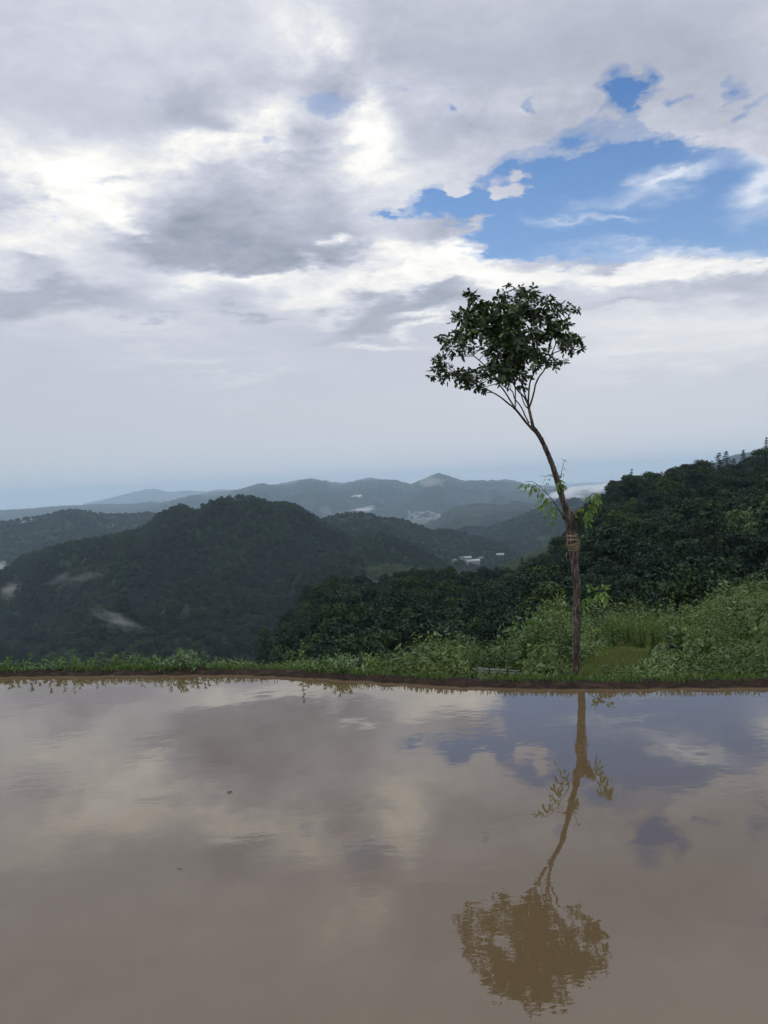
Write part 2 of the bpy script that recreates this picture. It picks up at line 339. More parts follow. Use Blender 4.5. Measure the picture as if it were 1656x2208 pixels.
def mud_mat():
    m, nt, p = mat('wet_mud')
    f = nnoise(nt, 9.0, 8, 0.7, 'World'); c = nramp(nt, f, [(.35, (.007, .004, .003)), (.52, (.019, .011, .008)), (.70, (.05, .032, .022))])
    g = mk(nt, 'ShaderNodeNewGeometry'); s = mk(nt, 'ShaderNodeSeparateXYZ'); nt.links.new(g.outputs['Position'], s.inputs[0])
    w = nramp(nt, s.outputs[2], [(0.002, (1, 1, 1)), (0.011, (0, 0, 0))])          # silt film left by the muddy water
    c = nmix(nt, w, c, (.105, .075, .047))
    nt.links.new(c, p.inputs['Base Color']); p.inputs['Roughness'].default_value = 0.8; p.inputs['Specular IOR Level'].default_value = 0.15
    f2 = nnoise(nt, 40.0, 6, 0.7, 'World'); nbump(nt, f2, 1.0, 0.02, p); return m
M_mud = mud_mat()
def water_mat():
    m, nt, p = mat('muddy_water')
    f = nnoise(nt, 0.5, 4, 0.5, 'World'); c = nramp(nt, f, [(.3, (.078, .055, .029)), (.7, (.090, .064, .035))])
    nt.links.new(c, p.inputs['Base Color']); p.inputs['Roughness'].default_value = 0.0; p.inputs['IOR'].default_value = 1.8
    a = nnoise(nt, 1.5, 3, 0.5, 'World', (1.1, 1.0, 1)); b = nnoise(nt, 11.0, 3, 0.5, 'World', (0.8, 1.3, 1)); g = nnoise(nt, 0.55, 2, 0.5, 'World')
    g = nramp(nt, g, [(.42, (.12, .12, .12)), (.60, (1, 1, 1))])
    mu = mk(nt, 'ShaderNodeMath', operation='MULTIPLY'); nt.links.new(b, mu.inputs[0]); nt.links.new(g, mu.inputs[1])
    ma = mk(nt, 'ShaderNodeMath', operation='MULTIPLY_ADD'); nt.links.new(mu.outputs[0], ma.inputs[0]); ma.inputs[1].default_value = 0.30; nt.links.new(a, ma.inputs[2])
    nbump(nt, ma.outputs[0], 1.0, 0.0017, p); return m
M_water = water_mat()

# ---------------------------------------------------------------- shoreline and near terrain
def on_z(px, py, z=0.0):
    d = ray(px, py); return CAM + d * ((z - CAM.z) / d.z)
SH = [on_z(px, py) for px, py in ((-60,1463),(0,1462),(250,1460),(500,1458),(600,1461),(700,1466),(800,1473),(900,1480),(1000,1485),(1100,1488),(1240,1489),(1400,1489),(1550,1487),(1656,1485),(1720,1484))]
shx = np.array([p.x for p in SH]); shy = np.array([p.y for p in SH])
shx = np.concatenate([[-40, -10], shx, [8, 40]]); shy = np.concatenate([[shy[0] + 1.2, shy[0] + .25], shy, [shy[-1], shy[-1] - .6]])
def shore_y(x):
    x = np.asarray(x, float)
    s = 0
    for o in (-.3, -.15, 0, .15, .3): s = s + np.interp(x + o, shx, shy)
    return s / 5
def shore_r(az):
    az = np.asarray(az, float); r = 6.5 / np.cos(az)
    for _ in range(30): r = 0.5 * r + 0.5 * shore_y(r * np.sin(az)) / np.cos(az)
    return r
def P2Z(px, py, r): return at_r(px, py, r).z
# control columns: photo x -> list of (distance, z)
def hor(px): return 1040 + (828 - px) * math.tan(ROLL)
LEFT = [(6, -.2), (7.6, -.12), (8.2, -.3), (9, -1.0), (12, -3.5), (20, -10), (50, -32), (100, -52), (200, -88), (400, -150), (700, -185)]
def colA(px, near, rc, pyc, canopy=5.0):
    zc = P2Z(px, pyc, rc) - canopy * .75
    z50 = near[-1][1]; r0 = near[-1][0]
    mid = [(r0 + (rc - r0) * t, z50 + (zc - z50) * t - 2.0 * math.sin(PI * t)) for t in (.25, .5, .75)]
    return near + mid + [(rc, zc), (rc * 1.15, zc - rc * .06), (rc * 1.5, zc - rc * .28), (rc * 2.2, zc - rc * .45 - 15)]
NC = [(6, -.2), (7.4, -.22), (9, -.75), (12, -1.7), (15, -3.0), (20, -5.2), (50, -13)]
NR = [(6, -.2), (7.4, -.27), (9, -.52), (12, -1.05), (17, -1.85), (22, -2.7), (28, -4.6), (50, -10)]
NR2 = [(6, -.2), (7.4, -.27), (9, -.60), (12, -1.15), (17, -1.75), (21, -2.05), (24, -2.4), (30, -4.4), (50, -9.5)]
COLS = [(-2500, LEFT), (-500, LEFT), (0, LEFT), (430, LEFT),
  (540, [(6, -.2), (7.6, -.12), (8.2, -.3), (9, -.9), (12, -3.0), (20, -9), (50, -24), (120, -34), (210, P2Z(540, 1440, 210)), (300, -85), (500, -150), (700, -185)]),
  (620, colA(620, [(6, -.2), (7.5, -.15), (8.2, -.3), (9, -.8), (12, -2.6), (20, -7), (50, -17)], 245, 1328)),
  (700, colA(700, [(6, -.2), (7.5, -.18), (8.2, -.32), (9, -.8), (12, -2.3), (20, -6), (50, -14)], 265, 1256)),
  (830, colA(830, NC, 262, 1260)), (900, colA(900, NC, 255, 1242)), (1000, colA(1000, NC, 250, 1246)), (1050, colA(1050, NC, 245, 1242)),
  (1150, colA(1150, NR, 245, 1218)), (1200, colA(1200, NR, 245, 1190)), (1260, colA(1260, NR, 250, 1115)), (1300, colA(1300, NR, 258, 1073)), (1340, colA(1340, NR, 266, 1046)),
  (1400, colA(1400, NR, 275, 1047)), (1480, colA(1480, NR, 288, 1029)), (1550, colA(1550, NR2, 298, 1021)), (1656, colA(1656, NR2, 310, 1004)), (1900, colA(1900, NR2, 330, 930)), (3200, colA(3200, NR2, 330, 700))]
col_az = np.array([math.radians(-80)] + [azel(px, hor(px) if px < 1700 else hor(px))[0] for px, _ in COLS[1:-1]] + [math.radians(80)])
def near_z(az, r):
    az = np.asarray(az, float); r = np.asarray(r, float); lr = np.log(np.maximum(r, 5.5))
    zs = np.stack([np.interp(lr, np.log([p[0] for p in c]), [p[1] for p in c]) for _, c in COLS])
    # smooth interpolation over azimuth
    out = 0
    for o, w in ((-.012, .2), (-.006, .2), (0, .2), (.006, .2), (.012, .2)):
        a = np.clip(az + o, col_az[0], col_az[-1]); k = np.clip(np.searchsorted(col_az, a) - 1, 0, len(col_az) - 2)
        t = (a - col_az[k]) / (col_az[k + 1] - col_az[k])
        z0 = np.take_along_axis(zs, k[None], 0)[0]; z1 = np.take_along_axis(zs, (k + 1)[None], 0)[0]
        out = out + w * (z0 + (z1 - z0) * t)
    return out
def ground_z(az, r):
    az, r = np.broadcast_arrays(np.asarray(az, float), np.asarray(r, float))
    x, y = r * np.sin(az), r * np.cos(az)
    z = near_z(az, r); e = shore_r(az); s = r - e
    n = fbm(x * .9, y * .9, 4, 3) * .05 * np.clip((s - .4) / 2, 0, 1) + fbm(x * .12, y * .12, 4, 9) * .35 * np.clip((s - 3) / 10, 0, 1)
    n = n + fbm(x * .018, y * .018, 4, 21) * np.clip((s - 50) / 60, 0, 1) * 4 * np.clip((330 - r) / 120, 0.15, 1)
    z = z + n
    pond = -.30 + .28 * np.clip((s + .5) / .5, 0, 1)
    k = np.clip(s / .35, 0, 1)
    return np.where(s < 0, pond, (-.02) * (1 - k) + z * k)
azs = np.radians(np.concatenate([np.linspace(-72, -30, 60, endpoint=False), np.linspace(-30, 30, 420, endpoint=False), np.linspace(30, 72, 60)]))
TERR = []
def terr_obj(name, V, F, m, kind='structure', smooth=True):
    o = obj(name, mesh(name, V, F, m, smooth)); o['kind'] = kind; TERR.append((V, F)); return o
e = shore_r(azs)
s1 = np.concatenate([np.linspace(-1.0, 0, 8, endpoint=False), np.linspace(0, .6, 14, endpoint=False), np.geomspace(.6, 42, 90)])
R = e[:, None] * np.clip(1 - s1[None] / 42, 0, 1) + s1[None] + np.clip(s1[None] / 42, 0, 1) * 6.0
A = np.broadcast_to(azs[:, None], R.shape); Zg = ground_z(A, R)
terr_obj('ground', np.stack([R * np.sin(A), R * np.cos(A), Zg], -1).reshape(-1, 3), grid_faces(*R.shape), M_soil)
R2 = np.broadcast_to(np.concatenate([[R[0, -1]], np.geomspace(R[0, -1] + 2, 720, 150)])[None], (len(azs), 151)).copy()
A2 = np.broadcast_to(azs[:, None], R2.shape); Z2 = ground_z(A2, R2)
terr_obj('hillside', np.stack([R2 * np.sin(A2), R2 * np.cos(A2), Z2], -1).reshape(-1, 3), grid_faces(*R2.shape), M_floor)

# mud bank round the pond edge
xs = np.linspace(-11, 11, 900); us = np.linspace(0, 1, 22)
Xb = np.broadcast_to(xs[:, None], (900, 22)); sb = -.10 + us[None] * .42 + 0 * Xb
hgt = .036 + .012 * fbm(xs * .7, xs * 0, 3, 5)[:, None]
prof = np.interp(sb, [-.10, 0, .03, .09, .15, .21, .32], [-.07, 0, .55, .95, 1.0, .6, -1.8]); prof = np.where(sb < 0, np.interp(sb, [-.10, 0], [-.06, 0]) / hgt, prof)
Yb = shore_y(Xb) + sb + .03 * fbm(Xb * 3.3, Xb * 0 + 3, 5, 8)
Zb = prof * hgt + (fbm(Xb * 7, Yb * 7, 4, 31) * .016 + fbm(Xb * 26, Yb * 26, 3, 41) * .012) * np.clip((sb + .02) * 25, 0, 1)
terr_obj('mud_bank', np.stack([Xb, Yb, Zb], -1).reshape(-1, 3), grid_faces(900, 22), M_mud)
# pond water: one sheet ending under the mud bank
xw = np.linspace(-38, 38, 400); Vw = np.concatenate([np.stack([xw, shore_y(xw) + .02, 0 * xw], -1), np.stack([xw, 0 * xw + 3.0, 0 * xw], -1), np.stack([xw, 0 * xw - .5, 0 * xw], -1)])
Fw = [[400 * b + i, 400 * b + i + 1, 400 * (b - 1) + i + 1, 400 * (b - 1) + i] for b in (1, 2) for i in range(399)]
wo_ = obj('water', mesh('water', Vw, Fw, M_water)); wo_['kind'] = 'structure'
# dyke the photographer stands on, pond floor continues under the water
nb = 120; xb = np.linspace(-38, 38, nb); yb = np.array([-6, -2, -1.2, -.9, -.5, -.2, 2.0, 5.6]); zb = np.array([-.4, .0, .12, .14, .05, -.1, -.35, -.35])
Xp, Yp = np.meshgrid(xb, yb, indexing='ij'); Zp = np.broadcast_to(zb[None], Xp.shape) + fbm(Xp * .8, Yp * .8, 3, 77) * .03
terr_obj('path', np.stack([Xp, Yp, Zp], -1).reshape(-1, 3), grid_faces(nb, 8), M_mud)

# ---------------------------------------------------------------- valley floor out to the horizon
av = np.linspace(-PI, PI, 241); rv = np.geomspace(60, 22000, 60)
Av, Rv = np.meshgrid(av, rv, indexing='ij')
Zv = np.interp(np.log(Rv), np.log([60, 300, 800, 1500, 4000, 22000]), [-200, -200, -160, -160, -200, -260]) + fbm(Rv * np.sin(Av) * .002, Rv * np.cos(Av) * .002, 4, 60) * 16 * np.clip((Rv - 900) / 1500, 0, 1)
terr_obj('valley_floor', np.stack([Rv * np.sin(Av), Rv * np.cos(Av), Zv], -1).reshape(-1, 3), grid_faces(241, 60), M_valley)

# ---------------------------------------------------------------- hills
def ridge(name, pts, D, front, zf, m, amp, lam, canopy=0, n=360, rows=90, back=None, wob=0.0, seed=0, crest=0.0, power=1.15, fr=None):
    ae = np.array([azel(px, py) for px, py in pts]); a = np.linspace(ae[0, 0], ae[-1, 0], n)
    # crest elevation, lightly smoothed
    el = 0
    for o in (-.0015, 0, .0015): el = el + np.interp(a + o, ae[:, 0], ae[:, 1]) / 3
    Dc = D * (1 + wob * np.sin(a * 23 + seed)) if wob else D + 0 * a
    zc = CAM.z + Dc * np.tan(el) - canopy * .8 + crest * fbm(a * 160, a * 0, 4, seed + 3)
    t = np.concatenate([-np.linspace(1, 0, rows, endpoint=False) ** 1.3, np.linspace(0, 1, rows // 3)])
    back = back or front
    Rr = Dc[:, None] + np.where(t < 0, t * front, t * back)[None]
    Aa = np.broadcast_to(a[:, None], Rr.shape); x, y = Rr * np.sin(Aa), Rr * np.cos(Aa)
    base = np.where(t[None] < 0, zc[:, None] + (np.minimum(zf, zc - 5)[:, None] - zc[:, None]) * np.abs(t[None]) ** power,
                    zc[:, None] + (np.minimum(zf - 20, zc - 25)[:, None] - zc[:, None]) * np.abs(t[None]) ** 1.2)
    w = np.clip(np.abs(t) * 3.2, 0, 1)[None]
    z = base + amp * (ridged(x / lam, y / lam, 5, seed) - .62) * w + amp * .25 * fbm(x / lam * 4, y / lam * 4, 4, seed + 9) * np.clip(w + .05, 0, 1)
    zl = CAM.z + (zc - CAM.z)[:, None] / Dc[:, None] * Rr - 1.5 * np.abs(t)[None] * (Dc / 100)[:, None]      # spurs stay below the main crest line
    z = np.where(np.abs(t)[None] > .01, np.minimum(z, zl + amp * .05 * np.tanh((z - zl) / (amp * .3 + 1e-3)) * (z > zl)), z)
    V = np.stack([x, y, z], -1).reshape(-1, 3); Fq = grid_faces(*Rr.shape)
    terr_obj(name, V, Fq, m); return (a, t, x, y, z)

C_pts = [(-500,1300),(-200,1265),(-60,1250),(10,1232),(50,1202),(90,1188),(130,1178),(165,1170),(215,1162),(260,1152),(310,1140),(350,1107),(390,1090),(425,1096),(450,1082),(480,1074),(505,1073),(535,1072),(565,1080),(580,1086),(610,1084),(640,1092),(665,1107),(690,1122),(740,1150),(820,1200),(900,1240)]
C2_pts = [(600,1150),(660,1128),(700,1119),(729,1110),(765,1106),(798,1108),(823,1119),(848,1118),(881,1125),(903,1134),(932,1145),(961,1142),(982,1147),(1019,1155),(1044,1163),(1080,1176),(1109,1190),(1160,1215),(1230,1240)]
C3_pts = [(560,1230),(640,1205),(700,1188),(760,1165),(800,1152),(820,1149),(850,1158),(880,1172),(930,1198),(960,1214),(975,1232),(1010,1255)]
RC = ridge('hill', C_pts, 1080, 620, -142, M_hill, 115, 300, 5, n=420, rows=120, wob=.03, seed=4)
RC2 = ridge('hill', C2_pts, 1450, 480, -142, M_hill, 36, 250, 5, n=260, rows=80, seed=11)
RC3 = ridge('hill', C3_pts, 960, 315, -140, M_hill, 20, 160, 5, n=200, rows=60, seed=23)
RL = ridge('hill', [(790,1228),(830,1219),(860,1220),(900,1228),(935,1238),(980,1254)], 720, 90, -108, M_hill, 4, 90, 3, n=100, rows=24, seed=31)
RK = ridge('hill', [(1010,1262),(1045,1242),(1085,1222),(1130,1203),(1175,1190),(1215,1182),(1300,1172)], 640, 165, -102, M_hill, 6, 100, 3, n=120, rows=30, seed=37)
RD = ridge('hill', [(960,1185),(1022,1154),(1062,1136),(1117,1116),(1153,1101),(1182,1085),(1207,1078),(1225,1081),(1236,1075),(1258,1085),(1294,1082),(1340,1100),(1450,1120)], 2200, 700, -150, M_hill, 50, 330, 6, n=300, rows=80, seed=43)
RE = ridge('hill', [(860,1160),(917,1128),(946,1112),(983,1092),(1010,1087),(1037,1085),(1080,1088),(1128,1083),(1164,1096),(1230,1090),(1330,1100)], 3300, 1000, -150, M_far, 70, 600, 0, n=260, rows=70, seed=53, crest=3)
RH = ridge('hill', [(-600,1140),(-100,1130),(0,1125),(50,1120),(100,1110),(140,1101),(170,1100),(200,1107),(250,1111),(300,1109),(335,1107),(400,1112),(520,1120)], 2500, 1000, -170, M_hill, 50, 420, 6, n=340, rows=90, seed=61)
def scar():
    nt = M_far2.node_tree; p = nt.nodes['Principled BSDF']; src = p.inputs['Base Color'].links[0].from_socket; c = at_r(938, 1046, 6450)
    g = mk(nt, 'ShaderNodeNewGeometry'); m = mk(nt, 'ShaderNodeMapping', vector_type='TEXTURE'); m.inputs['Location'].default_value = (c.x, c.y, c.z); m.inputs['Rotation'].default_value = (0, .45, 0); m.inputs['Scale'].default_value = (150, 900, 75)
    nt.links.new(g.outputs['Position'], m.inputs[0]); gr = mk(nt, 'ShaderNodeTexGradient', gradient_type='SPHERICAL'); nt.links.new(m.outputs[0], gr.inputs[0])
    f = nnoise(nt, .02, 5, .6, 'World'); a = mk(nt, 'ShaderNodeMath', operation='ADD'); nt.links.new(gr.outputs['Fac'], a.inputs[0]); nt.links.new(f, a.inputs[1])
    w = nramp(nt, a.outputs[0], [(.66, (0, 0, 0)), (.82, (1, 1, 1))]); nt.links.new(nmix(nt, w, src, (.12, .115, .105)), p.inputs['Base Color'])
scar()
RF = ridge('mountain', [(100,1120),(215,1108),(300,1094),(350,1083),(415,1067),(450,1070),(480,1067),(515,1055),(565,1041),(590,1046),(630,1045),(640,1040),(660,1033),(690,1037),(700,1038),(725,1047),(758,1041),(790,1035),(838,1034),(859,1036),(885,1044),(900,1038),(917,1031),(935,1023),(948,1020),(962,1024),(975,1029),(1000,1036),(1037,1035),(1077,1036),(1113,1041),(1171,1047),(1240,1052),(1340,1050),(1500,1050)], 6800, 2200, -190, M_far2, 260, 800, 0, n=600, rows=110, seed=71, crest=9)
RF2 = ridge('mountain', [(380,1075),(450,1062),(560,1050),(640,1036),(672,1031),(700,1036),(740,1042),(797,1029),(815,1033),(850,1040),(900,1046),(1040,1040),(1090,1033),(1110,1037),(1140,1045)], 9000, 1500, -200, M_far, 200, 1000, 0, n=300, rows=40, seed=83, crest=12)
RG = ridge('mountain', [(-500,1110),(-100,1104),(0,1100),(50,1097),(125,1091),(215,1087),(290,1086),(325,1081),(350,1085),(450,1090),(600,1095)], 7600, 2500, -200, M_far, 110, 1100, 0, n=300, rows=50, seed=91, crest=5)
RG2 = ridge('mountain', [(180,1086),(225,1077),(270,1065),(310,1056),(330,1053),(365,1061),(400,1057),(440,1060),(475,1054),(510,1058),(600,1062)], 15500, 2500, -220, M_far, 150, 1600, 0, n=260, rows=30, seed=97, crest=14)
RI = ridge('mountain', [(1380,1050),(1440,1020),(1475,1010),(1490,1004),(1505,1006),(1540,998),(1580,981),(1610,976),(1650,973),(1700,978),(1900,1000)], 4300, 900, -150, M_far, 90, 600, 0, n=200, rows=40, seed=101, crest=4)

# ---------------------------------------------------------------- ray casts on the terrain
_off = 0; _V = []; _Fs = []
for V, Fq in TERR:
    _V.append(V); _Fs.append(np.asarray(Fq) + _off); _off += len(V)
BV = BVHTree.FromPolygons(np.concatenate(_V).tolist(), np.concatenate(_Fs).tolist())
def hit(px, py):
    h = BV.ray_cast(CAM, ray(px, py)); return h[0]
def gz(x, y):
    h = BV.ray_cast(Vector((x, y, 400)), Vector((0, 0, -1))); return h[0].z if h[0] else -200

# ---------------------------------------------------------------- forest tree kinds
def leafcloud(pts, nrm, size, seed, tilt=0.7, asp=1.0):
    rr = np.random.default_rng(seed); n = len(pts)
    N = nrm + tilt * rr.normal(size=(n, 3)); N /= np.linalg.norm(N, axis=1)[:, None]
    a = np.cross(N, rr.normal(size=(n, 3))); a /= np.linalg.norm(a, axis=1)[:, None]; b = np.cross(N, a)
    s = size * rr.uniform(.55, 1.35, n)[:, None]; a = a * s; b = b * s * asp
    V = np.stack([pts - a, pts + b * .6 - a * .1, pts + a + N * s * .1, pts - b * .6 + a * .1], 1).reshape(-1, 3)
    return V, np.arange(4 * n).reshape(-1, 4)
def broad_crown(seed, n=3600, size=.165):
    rr = np.random.default_rng(seed); lobes = []
    for k in range(15):
        th = rr.uniform(0, 2 * PI); h = rr.uniform(.25, 1.0); rad = (1.0 - abs(h - .5) * 1.1) * 2.0 * rr.uniform(.35, 1)
        lobes.append((np.array([math.cos(th) * rad, math.sin(th) * rad, 1.2 + h * 3.9]), rr.uniform(.7, 1.25)))
    P, N = [], []
    for c, r in lobes:
        m = int(n / 15); d = rr.normal(size=(m, 3)); d[:, 2] = np.abs(d[:, 2]) * 1.1 - .35; d /= np.linalg.norm(d, axis=1)[:, None]
        P.append(c + d * r * rr.uniform(.72, 1.12, (m, 1)) * [1, 1, .8]); N.append(d)
    return leafcloud(np.concatenate(P), np.concatenate(N), size, seed)
def conifer_crown(seed, n=2200, h=9.0, rb=1.7, droop=.25):
    rr = np.random.default_rng(seed); P, N = [], []
    tiers = 15
    for t in range(tiers):
        f = t / (tiers - 1); z = 1.4 + f * (h - 1.4); rad = rb * (1 - f) ** .8 * rr.uniform(.8, 1.15) + .12
        nb_ = 7
        for b in range(nb_):
            th = rr.uniform(0, 2 * PI); L = rad * rr.uniform(.7, 1.2); m = max(4, int(n / tiers / nb_ * (1.5 - f)))
            u = rr.uniform(.1, 1, m); x = np.stack([np.cos(th) * u * L, np.sin(th) * u * L, z - droop * u * L + .12 * rr.normal(size=m)], -1)
            x[:, :2] += rr.normal(size=(m, 2)) * .14 * (1.2 - u)[:, None]; P.append(x); N.append(np.tile([0, 0, 1.0], (m, 1)))
    return leafcloud(np.concatenate(P), np.concatenate(N), .15, seed, .6, .6)
def trunk_mesh(seed, h, r, m):
    rr = np.random.default_rng(seed); b = MB(); z = np.linspace(-.5, h, 6); p = np.stack([np.cumsum(rr.normal(size=6) * .07), np.cumsum(rr.normal(size=6) * .07), z], -1)
    b.tube(p, np.linspace(r, r * .35, 6), 7)
    for k in range(4):
        q = p[3 + k % 2]; th = rr.uniform(0, 2 * PI); e_ = q + np.array([math.cos(th), math.sin(th), .9]) * rr.uniform(.8, 1.4); b.tube([q, (q + e_) / 2 + [0, 0, -.1], e_], [r * .45, r * .3, r * .12], 5)
    return b.mesh('trunk', m, True)
KINDS = []
for k in range(6): KINDS.append(('broadleaf', mesh('broadleaf_crown', *broad_crown(100 + k), M_forest), trunk_mesh(k, 3.6, .16, M_fbark)))
for k in range(2): KINDS.append(('conifer', mesh('conifer_crown', *conifer_crown(200 + k), M_conif), trunk_mesh(20 + k, 6.5, .16, M_fbark)))
def bamboo_crown(seed):
    rr = np.random.default_rng(seed); P = []
    for k in range(16):
        th = rr.uniform(0, 2 * PI); b = rr.uniform(0, .9); x0 = np.array([math.cos(th) * b, math.sin(th) * b, 0]); t = np.linspace(.35, 1, 55)[:, None]
        lean = np.array([math.cos(th), math.sin(th), 0]) * rr.uniform(.5, 1.8)
        P.append(x0 + lean * t ** 2.5 + np.array([0, 0, 5.2]) * t - np.array([0, 0, .9]) * t ** 6 + rr.normal(size=(55, 3)) * .22)
    P = np.concatenate(P); return leafcloud(P, np.tile([0, 0, 1.0], (len(P), 1)), .22, seed, .8, .5)
KB = ('bamboo', mesh('bamboo_crown', *bamboo_crown(5), M_bamboo), trunk_mesh(33, 4, .06, M_fbark))

# scatter on the near hillside
def scatter_near():
    out = []
    cell = {}
    tries = 16000
    A_ = rng.uniform(math.radians(-12), math.radians(32), tries); u = rng.uniform(0, 1, tries)
    R_ = np.sqrt(54 ** 2 + u * (345 ** 2 - 54 ** 2))
    # denser candidates close by
    k = tries // 4; R_[:k] = np.sqrt(54 ** 2 + u[:k] * (130 ** 2 - 54 ** 2))
    x, y = R_ * np.sin(A_), R_ * np.cos(A_); z = ground_z(A_, R_)
    keep = []
    for i in range(tries):
        dmin = 2.7 if R_[i] < 110 else 3.3
        cx, cy = int(x[i] // 3.5), int(y[i] // 3.5); ok = True
        for dx in (-1, 0, 1):
            for dy in (-1, 0, 1):
                for j in cell.get((cx + dx, cy + dy), ()):
                    if (x[i] - x[j]) ** 2 + (y[i] - y[j]) ** 2 < dmin * dmin: ok = False; break
        if not ok: continue
        cell.setdefault((cx, cy), []).append(i); keep.append(i)
    return [(x[i], y[i], z[i], R_[i], A_[i]) for i in keep]
pts = scatter_near()
def in_frame(x, y, z, m=25):
    d = Vector((x, y, z)) - CAM; w = d.dot(_f); 
    if w <= 0: return False
    px = W0 / 2 + F0 * d.dot(_r) / w; py = H0 / 2 - F0 * d.dot(_u) / w
    return -m < px < W0 + m and -m < py < H0 + m
def visible(x, y, z):
    t = Vector((x, y, z)); d = t - CAM; h = BV.ray_cast(CAM, d.normalized(), d.length - 1.0); return h[0] is None
vis = [p for p in pts if in_frame(p[0], p[1], p[2] + 3) and visible(p[0], p[1], p[2] + 4)]
vis.sort(key=lambda p: p[3]); ind = vis[:285]; ids = {id(p) for p in ind}; rest = [p for p in pts if id(p) not in ids]
protos = []
def make_tree(kind):
    nm, cr, tk = kind; r = empty(nm + '_tree'); obj('trunk', tk, r); obj('crown', cr, r); return r
GT = 'trees of the dark wood on the right hillside'
used = [None] * len(KINDS)
for i, (x, y, z, rr_, aa_) in enumerate(ind):
    k = int(rng.integers(0, 6)) if rng.random() > .05 or x < 25 or rr_ > 210 else int(rng.integers(6, 8))
    sc = rng.uniform(.62, 1.2) * (0.80 if rr_ < 75 else (.95 if rr_ < 120 else 1.0)); sz = sc * rng.uniform(.85, 1.15)
    if k >= 6: sc *= .8; sz = sc
    if used[k] is None: used[k] = make_tree(KINDS[k]); t = used[k]; t.location = (x, y, z); t.rotation_euler = (0, 0, rng.uniform(0, 6.28)); t.scale = (sc, sc, sz)
    else: t = copy_tree(used[k], (x, y, z), rng.uniform(0, 6.28), (sc, sc, sz))
    tag(t, 'dark green leafy tree crowded in the wood on the right hillside' if k < 6 else 'dark pointed conifer crowded in the wood on the right hillside', 'tree', GT if k < 6 else 'conifers of the dark wood on the right hillside')
for k in range(8):
    if used[k] is None:
        used[k] = make_tree(KINDS[k]); p = rest.pop(); used[k].location = p[:3]; tag(used[k], 'dark green leafy tree crowded in the wood on the right hillside', 'tree', GT)
crown_of = [[c for c in u.children if c.name.startswith('crown')][0] for u in used]
# skyline trees
def skyline(px, pytop, r, k, label, sc):
    p = at_r(px, pytop, r); h = {6: 9.0, 7: 9.0}.get(k, 5.3)
    zt = gz(p.x, p.y); s = max(.3, (p.z - zt) / h)
    t = copy_tree(used[k], (p.x, p.y, zt), random.uniform(0, 6), (sc * s, sc * s, s)); tag(t, label, 'tree'); return t
skyline(1550, 978, 292, 6, 'left of the twin conifers standing up from the right ridge line', 2.1)
skyline(1566, 975, 294, 7, 'right of the twin conifers standing up from the right ridge line', 2.0)
skyline(1583, 990, 296, 6, 'short conifer just right of the twin conifers on the ridge', 2.0)
skyline(1603, 972, 298, 7, 'lone narrow conifer on the ridge in front of the blue mountain', 1.5)
skyline(1653, 945, 305, 6, 'tallest conifer on the ridge, at the right edge of the view', 1.1)
skyline(1340, 1030, 262, 2, 'rounded tree where the right ridge line steps up steeply', 1.0)
skyline(1410, 1022, 272, 1, 'taller rounded tree midway along the right ridge line', .9)
skyline(1510, 997, 288, 4, 'bushy tree poking up left of the small blue peak', .9)

GS = 'trees standing out along the right ridge line'
for i, (px, py) in enumerate(((1262,1108),(1272,1094),(1284,1079),(1296,1068),(1311,1056),(1325,1042),(1352,1034),(1366,1033),(1381,1030),(1396,1028),(1426,1022),(1440,1014),(1455,1012),(1468,1016),(1484,1007),(1499,1004),(1523,1000),(1536,996),(1620,985),(1634,982),(1645,976))):
    k = random.choice([0, 1, 3, 5, 6, 7]); skyline(px, py + random.uniform(-4, 3), float(np.interp(px, [1262, 1340, 1480, 1656], [248, 262, 284, 304])), k, 'small dark tree standing out against the sky along the right ridge line', 1.15 if k < 6 else 1.9)['group'] = GS

